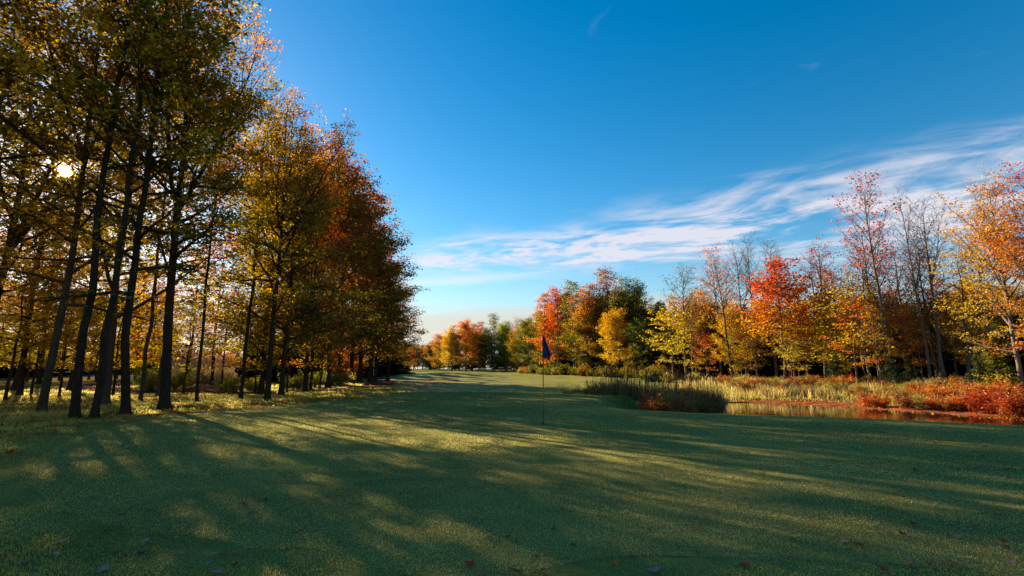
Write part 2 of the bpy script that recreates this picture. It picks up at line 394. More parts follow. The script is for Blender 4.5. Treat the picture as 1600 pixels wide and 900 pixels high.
M_MUD = simple_ground('leaf_strewn_mud', [(0, (.08, .025, .015)), (.45, (.22, .065, .03)), (.8, (.34, .11, .05)), (1, (.16, .10, .04))], 1.3, .8, .5)

# terrain sheets
def green_sd(x, y): return poly_sd(GREEN, x, y)+(vnoise(x, y, .8, 61)-.5)*.7*ss(7, 4.5, y)+(vnoise(x, y, 2.7, 63)-.5)*.12
ground_me = make_mesh('ground', GV, [TRI], [M_ROUGH], {'collar': ss(2.2, .1, poly_sd(GREEN, GV[:, 0], GV[:, 1])+(vnoise(GV[:, 0], GV[:, 1], 1.3, 71)-.5)*.9)}, smooth=True); ground = link('ground', ground_me); ground['kind'] = 'structure'
PATH_A = smooth_line([(-16, -2), (-11.4, 3.2)]) if False else None
PATH_B = smooth_line([(-26, 90), (-19.2, 66), (-12.6, 50), (-10.9, 39.7), (-10.3, 32.5), (-11.6, 28.2), (-14, 26), (-17.5, 26), (-22, 28.2), (-27, 32), (-34, 34), (-45, 33)], 3)
PATH_C = smooth_line([(-15.5, 26), (-19.5, 31), (-22.5, 38), (-27, 48), (-36, 62)], 3)
ROAD = smooth_line([(-80, 19), (-45, 25), (-31, 30.5), (-31.5, 38), (-40, 52), (-52, 70), (-70, 92)], 3)
pa, pc, ra = line_sd(PATH_B, 1.15), line_sd(PATH_C, 1.1), line_sd(ROAD, 1.7)
def edge_noise(x, y): return (vnoise(x, y, 1.2, 21)-.5)*.25
sheet('putting_green', lambda x, y: green_sd(x, y), .003, M_GREEN)
sheet('fairway', lambda x, y: np.maximum(poly_sd(FAIR, x, y), -poly_sd(GREEN, x, y)+.0), .006, M_FAIR)
sheet('cart_path', lambda x, y: np.minimum(pa(x, y), pc(x, y))+edge_noise(x, y), .012, M_PATH)
sheet('road', lambda x, y: np.maximum(ra(x, y), -np.minimum(pa(x, y), pc(x, y))), .010, M_PATH)
sheet('parking_area', lambda x, y: poly_sd([(-62, 66), (-100, 70), (-140, 110), (-78, 108), (-58, 84)], x, y), .012, M_PATH)
sheet('mud_bank', lambda x, y: np.maximum(poly_sd(MAT, x, y)+(vnoise(x, y, 1.1, 31)-.5)*.9, poly_sd(POND, x, y)-1.2), .005, M_MUD)
# water
def water():
    m, t, bs, out = mat('pond_water')
    bs.inputs['Base Color'].default_value = (.012, .011, .008, 1); bs.inputs['Roughness'].default_value = .035
    bs.inputs['IOR'].default_value = 1.33; bs.inputs['Specular IOR Level'].default_value = .5
    geo = t.new('ShaderNodeNewGeometry'); mp = t.new('ShaderNodeMapping'); t.put(mp.inputs[0], geo.outputs['Position'])
    mp.inputs['Scale'].default_value = (1, 1.6, 1)
    bp = t.new('ShaderNodeBump'); bp.inputs['Strength'].default_value = .10; bp.inputs['Distance'].default_value = .02
    t.put(bp.inputs['Height'], t.noise(mp.outputs[0], 3.5, 3)); t.put(bs.inputs['Normal'], bp.outputs[0])
    P = smooth_poly([(2, 20), (4, 16), (12, 10), (22, 3), (32, -2), (42, 8), (31, 17), (26, 22), (23, 31), (19, 34.5), (11, 34), (6, 26)], 1)
    V = np.column_stack([P, np.full(len(P), W_Z)])
    o = link('pond_water', make_mesh('pond_water', V, [np.arange(len(P))[None]], [m])); o['kind'] = 'structure'
water()
def gz(x, y): return float(ground_z(np.array([x]), np.array([y]))[0])

# ------------------------------------------------------------------ tree growing
def tubes(lines, sides):
    """lines: list of (pts (n,3), radii (n,)) -> V, F"""
    V = []; F = []; base = 0
    th = np.arange(sides)*2*math.pi/sides; cs, sn = np.cos(th), np.sin(th)
    for P, r in lines:
        n = len(P); T = np.gradient(P, axis=0); T /= np.linalg.norm(T, axis=1)[:, None]+1e-9
        ref = np.array((1., 0, 0)) if abs(T[0][0]) < .8 else np.array((0, 1., 0))
        A = np.cross(T, ref); A /= np.linalg.norm(A, axis=1)[:, None]+1e-9; B = np.cross(T, A)
        rr = r if np.ndim(r) == 2 else np.repeat(np.asarray(r)[:, None], sides, 1)
        ring = P[:, None]+(A[:, None]*cs[None, :, None]+B[:, None]*sn[None, :, None])*rr[:, :, None]
        V.append(ring.reshape(-1, 3))
        i = (np.arange(n-1)[:, None]*sides+np.arange(sides)[None]); j = (np.arange(n-1)[:, None]*sides+(np.arange(sides)+1)[None] % sides)
        F.append((np.stack([i, j, j+sides, i+sides], 2).reshape(-1, 4))+base); base += n*sides
    return np.vstack(V), np.vstack(F)

def path(rng, p0, d0, L, n, up=.0, wob=.12):
    """a wandering polyline of length L"""
    pts = [np.array(p0, float)]; d = np.array(d0, float); d /= np.linalg.norm(d)
    for k in range(n-1):
        d = d+rng.normal(0, wob, 3)+np.array((0, 0, up)); d /= np.linalg.norm(d); pts.append(pts[-1]+d*L/(n-1))
    return np.array(pts)
def at_path(P, s):
    f = s*(len(P)-1); i = min(int(f), len(P)-2); k = f-i; return P[i]*(1-k)+P[i+1]*k, P[i+1]-P[i]

def grow(seed, H, r0, cb, Rc, prof, nprim=26, e0=15, e1=62, leaders=1, fork=.35, lean=(0, 0), sec_sp=.55, twigs=5, nleaf=30,
         lsize=.15, flat=.5, droop=0., spread=.30, wob=.05, low_only=None, twig_r=.006, keep=1.0, tw_len=(.45, .9), tops=0):
    rng = np.random.default_rng(seed)
    zz = np.linspace(0, 1, 16); tr = np.zeros((16, 3)); w = rng.normal(0, wob, (16, 2)).cumsum(0)*H/16; w -= w[0]
    tr[:, 2] = zz*H*.97; tr[:, 0] = w[:, 0]+lean[0]*zz*H; tr[:, 1] = w[:, 1]+lean[1]*zz*H
    rad = r0*np.clip(1-zz*.93, .04, 1)**.85; 
    # root flare, a lobed foot
    lead = [(tr, rad, 0.)]
    for k in range(leaders-1):
        s = fork+rng.uniform(-.05, .08); p, _ = at_path(tr, s); a = rng.uniform(0, 6.283)+k*2.6
        d = np.array((math.cos(a)*.42, math.sin(a)*.42, 1)); L = H*(1-s)*rng.uniform(.78, .95)
        P = path(rng, p, d, L, 11, .09, .07); rr = np.interp(s, zz, rad)*.78*np.clip(1-np.linspace(0, 1, 11)*.95, .04, 1)**.8
        lead.append((P, rr, s))
    big = []; small = []; tw = []
    tot = sum(len(l[0]) for l in lead)
    for li, (P, rr, s0) in enumerate(lead):
        nn = nprim if li == 0 else int(nprim*.6)
        for i in range(nn):
            hfr = cb+(1-cb)*((i+rng.uniform(0, .9))/nn)**.9 if li == 0 else max(cb, s0+.05)+(1-max(cb, s0+.05))*((i+.5)/nn)
            sp = (hfr-s0)/(1-s0)
            p, td = at_path(P, min(max(sp, 0), .985)); q = (hfr-cb)/(1-cb)
            L = Rc*prof(q)*rng.uniform(.72, 1.18)*(1 if li == 0 else .8)
            a = i*2.39996+rng.normal(0, .35)+li*1.1; el = R(e0+(e1-e0)*q**1.2+rng.normal(0, 8))
            d = np.array((math.cos(a)*math.cos(el), math.sin(a)*math.cos(el), math.sin(el)))
            br = path(rng, p, d, L, 7, .05-droop*(1-q), .10)
            rb = min(np.interp(sp, np.linspace(0, 1, len(rr)), rr)*.6, .018+.016*L)
            big.append((br, rb*np.linspace(1, .22, 7)))
            vprim = rng.uniform(0, 1)
            ns = max(2, int(L/sec_sp)); 
            for j in range(ns+1):
                s = .22+.78*(j+rng.uniform(0, .8))/(ns+.8) if j < ns else 1.0
                s = min(s, 1); p2, d2 = at_path(br, min(s, .999)); d2 = d2/np.linalg.norm(d2)
                side = np.cross(d2, (0, 0, 1)); side /= np.linalg.norm(side)+1e-6
                sg = 1 if j % 2 else -1
                if j == ns: sg = 0
                dd = d2*.75+side*sg*rng.uniform(.55, 1.1)+np.array((0, 0, rng.normal(.06, .22)))
                L2 = max(.5, L*(.42-.22*s)*rng.uniform(.7, 1.3)); 
                sb = path(rng, p2, dd, L2, 5, .02-droop*.7, .12); bf = min(1, keep*2.1*rng.uniform(0, 1)**.7)
                small.append((sb, np.linspace(max(.4*rb*(1-s*.6), twig_r*1.6), twig_r, 5)))
                nt = max(2, int(twigs*L2/1.0+.5))
                for k in range(nt):
                    u = .15+.85*(k+.7)/nt; p3, d3 = at_path(sb, min(u, .999)); d3 = d3/np.linalg.norm(d3)
                    sd2 = np.cross(d3, (0, 0, 1)); sd2 /= np.linalg.norm(sd2)+1e-6
                    d3 = d3*.7+sd2*(1 if k % 2 else -1)*rng.uniform(.3, 1.)+np.array((0, 0, rng.normal(.02-droop, .3)))
                    t3 = path(rng, p3, d3, rng.uniform(*tw_len), 3, -.02, .15); tw.append((t3, q, vprim, bf))
    # wood mesh
    th = np.arange(12)*2*math.pi/12
    n = 26; zf = np.linspace(0, 1, n)**1.6; Pt = np.stack([np.interp(zf, zz, tr[:, k]) for k in range(3)], 1)
    Pt[0, 2] = -.12
    rr = np.interp(zf, zz, rad); ph = rng.uniform(0, 6.28, 3)
    lobes = .5+.5*np.cos(th*4+ph[0])*.7+.3*np.cos(th*3+ph[1])
    fl = np.exp(-Pt[:, 2]/(.9*r0*1.6))[:, None]
    rr2 = rr[:, None]*(1+fl*(.22+.55*lobes[None])+.035*np.cos(th*5+ph[2])[None])
    groups = [tubes([(Pt, rr2)], 12), tubes([(l[0], l[1]) for l in lead[1:]], 8) if len(lead) > 1 else None, tubes(big, 6), tubes(small, 4)]
    if twig_r > 0: groups.append(tubes([(t[0], np.array((twig_r, twig_r*.7, twig_r*.35))) for t in tw], 3))
    V = []; F = []; b = 0
    for g in groups:
        if g is None: continue
        V.append(g[0]); F.append(g[1]+b); b += len(g[0])
    wood = (np.vstack(V), np.vstack(F))
    # leaves
    C = []; Q = []; VP = []
    for t3, q, vp, bf in tw:
        if rng.uniform() > bf: continue
        if low_only is not None and not low_only(q, rng): continue
        k = max(1, int(nleaf*rng.uniform(.6, 1.4)))
        u = rng.uniform(.0, 1.1, k)
        c = t3[0]+(t3[-1]-t3[0])*u[:, None]+rng.normal(0, 1, (k, 3))*np.array((spread, spread, spread*flat))
        C.append(c); Q.append(np.full(k, q)); VP.append(np.full(k, vp))
    if C:
        C = np.vstack(C); Q = np.concatenate(Q); VP = np.concatenate(VP); leaves = leaf_quads(rng, C, lsize, Q, VP)
    else: leaves = None
    return wood, leaves

def leaf_quads(rng, C, size, Q, VP, tilt=.65, var_w=(.30, .38, .32)):
    n = len(C); a = rng.uniform(0, 6.283, n); nrm = np.stack([rng.normal(0, tilt, n), rng.normal(0, tilt, n), np.ones(n)], 1)
    nrm /= np.linalg.norm(nrm, axis=1)[:, None]
    d = np.stack([np.cos(a), np.sin(a), -.35+rng.normal(0, .3, n)], 1); d -= nrm*(d*nrm).sum(1)[:, None]; d /= np.linalg.norm(d, axis=1)[:, None]
    s = np.cross(nrm, d); L = size*rng.uniform(.6, 1.25, n)[:, None]; up = nrm*L*.14
    v = np.stack([C-d*L*.45, C+s*L*.46+up, C+d*L*.62, C-s*L*.46+up], 1)
    i = np.arange(n)*4; F = np.concatenate([np.stack([i, i+1, i+2], 1), np.stack([i, i+2, i+3], 1)])
    rnd = rng.uniform(0, 1, n)
    var = np.clip(var_w[0]*rnd+var_w[1]*Q+var_w[2]*VP, 0, 1)
    return v.reshape(-1, 3), F, np.repeat(var, 4), np.repeat(rnd, 4)

P_oval = lambda q: .55+.75*math.sin(math.pi*min(1, (q*.92+.12)))**.8-.35*q
P_cone = lambda q: max(.08, 1.05-q*.98)
P_col = lambda q: .75+.3*math.sin(math.pi*q)-.35*q*q
P_top = lambda q: .35+.8*math.sin(math.pi*(.15+.75*q))
PROTO = {}
def proto(key, **kw):
    wood, lv = grow(**kw)
    wm = make_mesh('trunk_'+key, wood[0], [wood[1]], [BARK_DK], smooth=True)
    lm = make_mesh('crown_'+key, lv[0], [lv[1]], [LM['gold']], {'var': lv[2], 'rnd': lv[3]}) if lv else None
    PROTO[key] = (wm, lm, max(wood[0][:, 2].max(), lv[0][:, 2].max()*.98 if lv else 0))
# tall maples of the left row: limbs start high, some with low leafy boughs
proto('maple_a', seed=11, H=19, r0=.20, cb=.25, Rc=4.2, prof=P_oval, nprim=30, leaders=3, fork=.42, nleaf=26, twigs=3.4, keep=.39, lsize=.125, flat=.42, spread=.21)
proto('maple_b', seed=23, H=19, r0=.13, cb=.20, Rc=3.4, prof=P_col, nprim=34, leaders=2, fork=.55, nleaf=26, twigs=3.4, keep=.39, lsize=.125, flat=.45, spread=.26, droop=.06)
proto('maple_c', seed=37, H=19, r0=.10, cb=.33, Rc=3.2, prof=P_oval, nprim=32, leaders=1, nleaf=27, twigs=3.6, keep=.40, lsize=.125, flat=.42, spread=.21)
proto('maple_giant', seed=13, H=19, r0=.235, cb=.26, Rc=4.3, prof=P_oval, nprim=32, leaders=3, fork=.40, nleaf=26, twigs=3.4, keep=.44, lsize=.125, flat=.42, spread=.21)
proto('maple_dense', seed=29, H=17, r0=.19, cb=.13, Rc=3.9, prof=P_oval, nprim=40, leaders=2, fork=.5, nleaf=23, twigs=3.4, keep=.56, lsize=.165, flat=.5, spread=.28, droop=.03)
proto('maple_low', seed=41, H=12, r0=.12, cb=.18, Rc=3.2, prof=P_oval, nprim=24, leaders=1, nleaf=20, twigs=3.5, keep=.75, lsize=.13, flat=.35, spread=.27, droop=.05)
# trees of the farther woods
proto('wood_round', seed=51, H=14, r0=.2, cb=.10, Rc=4.0, prof=P_oval, nprim=34, leaders=2, fork=.4, sec_sp=.75, nleaf=30, twigs=2.3, keep=.8, lsize=.21, flat=.6, spread=.34)
proto('wood_tall', seed=53, H=16, r0=.2, cb=.08, Rc=3.1, prof=P_col, nprim=40, leaders=1, sec_sp=.75, nleaf=30, twigs=2.3, keep=.8, lsize=.21, flat=.5, spread=.32)
proto('wood_broad', seed=57, H=14, r0=.22, cb=.06, Rc=4.6, prof=P_oval, nprim=38, leaders=3, fork=.25, sec_sp=.8, nleaf=28, twigs=2.2, keep=.8, lsize=.22, flat=.6, spread=.36)
proto('sparse_top', seed=61, H=16, r0=.15, cb=.42, Rc=2.7, prof=P_top, nprim=26, leaders=1, sec_sp=.6, nleaf=9, twigs=3, lsize=.17, e0=25, e1=70, keep=.38, twig_r=.009, wob=.035)
proto('sparse_fork', seed=63, H=16, r0=.17, cb=.38, Rc=2.9, prof=P_top, nprim=24, leaders=3, fork=.45, sec_sp=.6, nleaf=8, twigs=3, lsize=.17, e0=30, e1=72, keep=.28, twig_r=.009, wob=.035)
proto('bare', seed=67, H=16, r0=.14, cb=.45, Rc=2.5, prof=P_top, nprim=24, leaders=2, fork=.55, sec_sp=.55, nleaf=2, twigs=3, lsize=.18, e0=38, e1=74, keep=.05, twig_r=.010, wob=.03)
proto('layered', seed=71, H=9, r0=.09, cb=.22, Rc=2.9, prof=P_oval, nprim=20, leaders=1, sec_sp=.5, nleaf=13, twigs=3, lsize=.18, flat=.2, spread=.28, e0=8, e1=50, keep=.85, wob=.10)
proto('red_maple', seed=73, H=12, r0=.13, cb=.28, Rc=3.0, prof=P_oval, nprim=30, leaders=2, fork=.35, sec_sp=.55, nleaf=15, twigs=3, lsize=.21, flat=.4, spread=.30, e0=12, e1=62)
proto('beech_big', seed=79, H=14, r0=.2, cb=.14, Rc=4.6, prof=P_oval, nprim=36, leaders=2, fork=.4, sec_sp=.5, nleaf=14, twigs=3.2, lsize=.14, flat=.18, spread=.26, e0=6, e1=58, keep=.55, wob=.03)
proto('snag', seed=83, H=12, r0=.15, cb=.5, Rc=1.5, prof=P_cone, nprim=12, leaders=1, sec_sp=.6, nleaf=1, twigs=2, lsize=.15, e0=30, e1=60, keep=.02, twig_r=.009, wob=.16)

def conifer(key, seed, H, Rb, cb, n_lay, droop, ls=.16, dens=1.):
    rng = np.random.default_rng(seed); big = []; C = []; Q = []; VP = []; D = []
    tr = np.array([(0, 0, z) for z in np.linspace(-.1, H, 10)]); tr[:, :2] += rng.normal(0, .02, (10, 2)); 
    for L in range(n_lay):
        q = (L+rng.uniform(0, .6))/n_lay; z = H*(cb+(1-cb)*q*.99)
        for a in rng.uniform(0, 6.283, int(6+2*(1-q)))+0:
            ln = max(.1, Rb*(1-q)**.85*rng.uniform(.65, 1.15)); d = np.array((math.cos(a), math.sin(a), .15+.5*q-droop))
            br = path(rng, (0, 0, z), d, ln, 5, -.02, .06); big.append((br, np.linspace(.012+.01*ln, .004, 5)))
            m = int(max(6, ln*42*dens)); u = rng.uniform(.05, 1.05, m)**.8; idx = np.clip((u*4).astype(int), 0, 3); fr = u*4-idx
            base = br[idx]*(1-fr)[:, None]+br[idx+1]*fr[:, None]
            side = np.array((-math.sin(a), math.cos(a), 0)); wd = ln*.32*(1.05-u)+.06
            C.append(base+side*(rng.uniform(-1, 1, m)*wd)[:, None]+np.stack([np.zeros(m), np.zeros(m), rng.normal(-.04, .05, m)], 1))
            Q.append(np.full(m, q)); VP.append(np.full(m, rng.uniform()))
    w1 = tubes([(tr, np.linspace(.012*H+.02, .01, 10))], 8); w2 = tubes(big, 4)
    V = np.vstack([w1[0], w2[0]]); F = np.vstack([w1[1], w2[1]+len(w1[0])])
    lv = leaf_quads(rng, np.vstack(C), ls, np.concatenate(Q), np.concatenate(VP), .5)
    PROTO[key] = (make_mesh('trunk_'+key, V, [F], [BARK_BR], smooth=True), make_mesh('crown_'+key, lv[0], [lv[1]], [LM['dark']], {'var': lv[2], 'rnd': lv[3]}), H)
conifer('spruce', 91, 10, 2.6, .01, 36, .15, .24, 2.0)
conifer('hemlock', 93, 10, 2.4, .08, 22, .05, .26, 1.1)
conifer('young_spruce', 95, 2.6, .95, .04, 16, .0, .10, 1.6)

TREES = []
def tree(kind, key, x, y, height, palette, label, group, rz=None, bark=None, tilt=(0, 0), wide=1., cat='tree', rng=random.Random(5)):
    wm, lm, H = PROTO[key]; s = height/H
    root = link(kind, None, loc=(x, y, gz(x, y)), rot=(tilt[0], tilt[1], rng.uniform(0, 6.28) if rz is None else rz), scale=(s*wide, s*wide, s))
    root.empty_display_size = .3
    tag(root, label, cat, group)
    tk = link('trunk', wm, root)
    tk.material_slots[0].link = 'OBJECT'; tk.material_slots[0].material = bark or BARK_DK
    if lm is not None:
        cr = link('crown', lm, root); cr.material_slots[0].link = 'OBJECT'; cr.material_slots[0].material = LM[palette]
    TREES.append(root); return root

exec_trees = True
# ------------------------------------------------------------------ left row
ROW = 'maples in the row beside the green'
# px base, py base, height, proto, kind, palette, bark, tilt(x,y), rz, wide, label
left = [
 (64, 646, 17.5, 'maple_b', 'maple_tree', 'green_gold', BARK_BR, 0.0, 1.0, 1.0, 'stout brown trunked maple with low golden boughs, leftmost of the row beside the green'),
 (116, 652, 19, 'maple_c', 'maple_tree', 'green_gold', BARK_DK, .03, 2.2, 1.1, 'dark maple whose twin stems part low down, second from the left end of the row'),
 (146, 655, 18.5, 'maple_c', 'maple_tree', 'gold', BARK_DK, .02, 4.0, .95, 'slim dark straight maple standing nearest the green between two thicker maples'),
 (162, 634, 16, 'maple_low', 'maple_tree', 'gold', BARK_BR, 0.0, .4, 1.0, 'thin brown maple with yellow low leaves just behind the slim dark maple'),
 (197, 648, 19, 'maple_b', 'maple_tree', 'green_gold', BARK_DK, .05, 5.1, .95, 'thick dark maple leaning right with an orange flecked crown, left of the forked giant'),
 (219, 629, 16, 'maple_c', 'maple_tree', 'green_gold', BARK_BR, .02, 3.3, .9, 'narrow maple half hidden behind the thick leaning maple'),
 (246, 621, 17, 'maple_c', 'maple_tree', 'orange', BARK_BR, .02, .2, .85, 'reddish brown trunk standing right behind the forked giant maple'),
 (256, 640, 17.5, 'maple_giant', 'maple_tree', 'green_gold', BARK_DK, .05, 2.7, .72, 'giant dark maple with the widest leaning trunk that forks high up'),
 (307, 629, 14.5, 'maple_c', 'maple_tree', 'green_gold', BARK_DK, .01, 1.6, .85, 'thin lone maple with open sky on both sides of its trunk'),
 (375, 624, 15.5, 'maple_c', 'maple_tree', 'green_gold', BARK_DK, .02, 4.4, 1.0, 'slender dark maple to the left of the thick upright one by the path'),
 (386, 606, 15, 'maple_b', 'maple_tree', 'gold', BARK_DK, 0, 5.5, 1.0, 'maple with golden leaves in the gap behind the slender dark maple'),
 (417, 626, 14.2, 'maple_a', 'maple_tree', 'green_gold', BARK_DK, .0, 5.9, .78, 'thick upright dark maple at the bend of the cart path'),
 (439, 618, 14.6, 'maple_dense', 'maple_tree', 'green_gold', BARK_DK, .0, 1.1, .78, 'maple with spreading surface roots right of the thick upright maple'),
 (476, 612, 14.6, 'maple_dense', 'maple_tree', 'crimson_mix', BARK_DK, 0, 3.1, .85, 'maple with a crimson top rising over the middle of the row'),
]
for (px, py, H, key, kind, pal, bark, lean, rz, wide, lab) in left:
    x, y = G(px, py, 0.0)
    if x < -9.5 and py > 640: x, y = G(px, py, gz(x, y))
    tree(kind, key, x, y, H, pal, lab, ROW, rz, bark, (0, lean), wide)
left2 = [ # px, Y, top py
 (512, 36, 205, 'maple_dense', 'crimson_mix', .85, 'tall maple with dark red leaves, highest of the far half of the row'),
 (498, 43, 262, 'maple_dense', 'orange', 1.0, 'rust coloured maple tucked behind the tall dark red one'),
 (530, 41, 240, 'maple_dense', 'crimson_mix', .9, 'crimson and olive maple standing past the tall dark red maple'),
 (548, 44, 282, 'maple_dense', 'olive_red', 1.1, 'wine red maple near the far bend of the cart path'),
 (562, 47, 318, 'maple_dense', 'orange', 1.1, 'brown leaved maple near the far end of the row'),
 (578, 47, 355, 'maple_dense', 'crimson_mix', 1.15, 'maple reaching furthest out over the fairway from the row'),
 (586, 51, 392, 'maple_dense', 'olive_red', 1.2, 'olive and rust maple second from the far end of the row'),
 (606, 53, 440, 'maple_dense', 'crimson_mix', 1.4, 'low dark red maple closing the far end of the row'),
 (450, 36, 330, 'maple_dense', 'orange', 1.0, 'small orange maple in the gap over the cart path'),
 (408, 27, 190, 'maple_dense', 'green_gold', .8, 'leafy gold maple filling in behind the thick upright maple'),
 (485, 31, 380, 'maple_low', 'green_gold', 1.1, 'small leafy maple with green gold boughs hanging near the ground by the path'),
]
for (px, Y, top, key, pal, wide, lab) in left2:
    x = X_at(px, Y); H = Z_at(top, Y)-gz(x, Y)
    tree('maple_tree', key, x, Y, H, pal, lab, ROW, None, BARK_DK, (0, .0), wide)
# second row seen between the trunks and to the left
back = [
 (-40, 22, 19, 'maple_a', 'green_gold', 'big olive gold maple filling the top left corner'),
 (20, 29, 18, 'maple_b', 'orange', 'orange brown maple behind the leftmost trunk of the row'),
 (110, 30, 18, 'maple_a', 'gold', 'golden maple glowing behind the twin stemmed maple'),
 (228, 33, 8.5, 'maple_low', 'red', 'small scarlet maple glowing between the trunks behind the thick leaning maple'),
 (290, 34, 9.5, 'maple_low', 'gold', 'small yellow maple beside the open sky gap'),
 (330, 40, 13, 'maple_low', 'red_top', 'scarlet topped maple beyond the fork of the cart path'),
 (30, 24, 12, 'maple_low', 'gold', 'low yellow maple hanging over the road at the left edge'),
 (-90, 27, 18, 'maple_b', 'green_gold', 'tall dense maple crossing the left edge'),
 (150, 50, 15, 'maple_b', 'gold', 'yellow maple beyond the road behind the trunks'),
 (212, 54, 15, 'maple_a', 'olive_red', 'red and olive maple beyond the forked giant'),
 (-10, 52, 10.5, 'maple_dense', 'gold', 'low spreading yellow maple beyond the road at the left edge'),
 (42, 55, 10.5, 'maple_dense', 'green_gold', 'low green gold maple beyond the road behind the leftmost trunk'),
 (92, 56, 10.5, 'maple_dense', 'gold', 'low golden maple seen between the leftmost and the twin stemmed trunk'),
 (138, 58, 11, 'maple_dense', 'orange', 'low orange maple seen behind the slim dark maple'),
 (182, 60, 10.5, 'maple_dense', 'gold', 'low golden maple seen left of the thick leaning maple'),
 (236, 57, 10.5, 'maple_dense', 'red_top', 'low scarlet and gold maple seen between the thick leaning maple and the forked giant'),
 (60, 42, 17, 'maple_a', 'orange', 'orange maple beyond the road at the left'),
]
for (px, Y, H, key, pal, lab) in back:
    x = X_at(px, Y); tree('maple_tree', key, x, Y, H, pal, lab, 'maples behind the row', None, BARK_DK, (0, 0), 1.05)
for (px, Y, H, pal, lab) in [(8, 21, 6.5, 'gold', 'low yellow sapling with layered leaves at the left edge before the road'), (48, 24, 6, 'green_gold', 'low green gold sapling behind the leftmost trunk'),
 (92, 23, 5.5, 'gold', 'small gold sapling between the leftmost trunk and the twin stems'), (176, 24, 6, 'gold', 'small yellow sapling between the slim dark maple and the thick leaning one'), (285, 24, 5, 'yellow', 'bright yellow sapling left of the thin lone maple'),
 (345, 30, 6.5, 'orange', 'orange sapling in the gap right of the thin lone maple'), (398, 27, 6, 'yellow', 'yellow sapling left of the thick upright maple'), (448, 27, 6, 'gold', 'gold sapling right of the rooted maple'), (500, 33, 6, 'orange', 'orange sapling at the bend of the path')]:
    tree('sapling', 'layered', X_at(px, Y), Y, H, pal, lab, 'saplings among the maples', None, BARK_DK, (0, 0), 1.1)
# the same stand goes on past the left edge and shades the foreground
off = [(-17.5, 12.5, 18, 'maple_a'), (-15.8, 8.8, 17, 'maple_b'), (-20, 17.5, 18, 'maple_c'), (-19.5, 6.5, 18, 'maple_a'), (-24, 13, 18, 'maple_b'), (-16.5, 2.0, 17, 'maple_c')]
for (x, Y, H, key) in off:
    tree('maple_tree', key, x, Y, H, 'green_gold', 'maple past the left edge, '+('nearest to the row' if x == -17.5 else 'its boughs over the near rough' if x == -15.8 else 'behind the corner of the road' if x == -20 else 'level with the near edge of the green' if x == -19.5 else 'furthest out from the row' if x == -24 else 'beside the camera'), 'maples past the left edge', None, BARK_DK, (0, 0), 1.1)
# dark conifers behind the row
con = [(395, 46, 500), (412, 50, 478), (440, 48, 495), (466, 46, 505), (490, 52, 490), (520, 62, 480), (545, 70, 480), (562, 76, 490), (580, 82, 492), (596, 86, 498), (612, 90, 505), (625, 96, 515), (570, 66, 500), (604, 78, 512)]
for i, (px, Y, top) in enumerate(con):
    x = X_at(px, Y); H = Z_at(top, Y)-gz(x, Y)
    lab = 'dark spruce in the shadow '+['left of the thick upright maple', 'right behind the thick upright maple', 'behind the rooted maple', 'left of the crimson topped maple', 'right of the crimson topped maple'][i] if i < 5 else 'near black spruce closing the shaded far end of the row'
    tree('spruce_tree', 'spruce', x, Y, H, 'dark', lab, 'dark spruces behind the row', None, BARK_DK, (0, 0), 1.25)
k = 0
for (px, Y, top) in [(-30, 62, 500), (-5, 66, 505), (20, 70, 500), (42, 74, 505), (68, 80, 512), (95, 88, 508), (120, 92, 515), (145, 100, 510), (165, 105, 512), (185, 100, 505), (205, 96, 500), (225, 98, 505), (245, 100, 508), (265, 104, 512), (285, 112, 535)]:
    x = X_at(px, Y); H = Z_at(top, Y)-gz(x, Y)
    tree('spruce_tree', 'hemlock' if k % 2 else 'spruce', x, Y, H, 'dark', 'dark evergreen in the far wood beyond the road and parking area', 'dark evergreens beyond the road', None, BARK_DK, (0, 0), 1.5); k += 1
for (px, Y, top, pal) in [(300, 120, 556, 'rust'), (322, 125, 545, 'rust'), (345, 118, 552, 'orange'), (365, 130, 545, 'rust'), (385, 125, 550, 'olive')]:
    x = X_at(px, Y); tree('far_tree', 'wood_broad', x, Y, Z_at(top, Y)-gz(x, Y), pal, 'hazy brown tree on the skyline seen through the gap left of the slender maple', 'far trees in the gap', None, BARK_GR, (0, 0), 1.5)

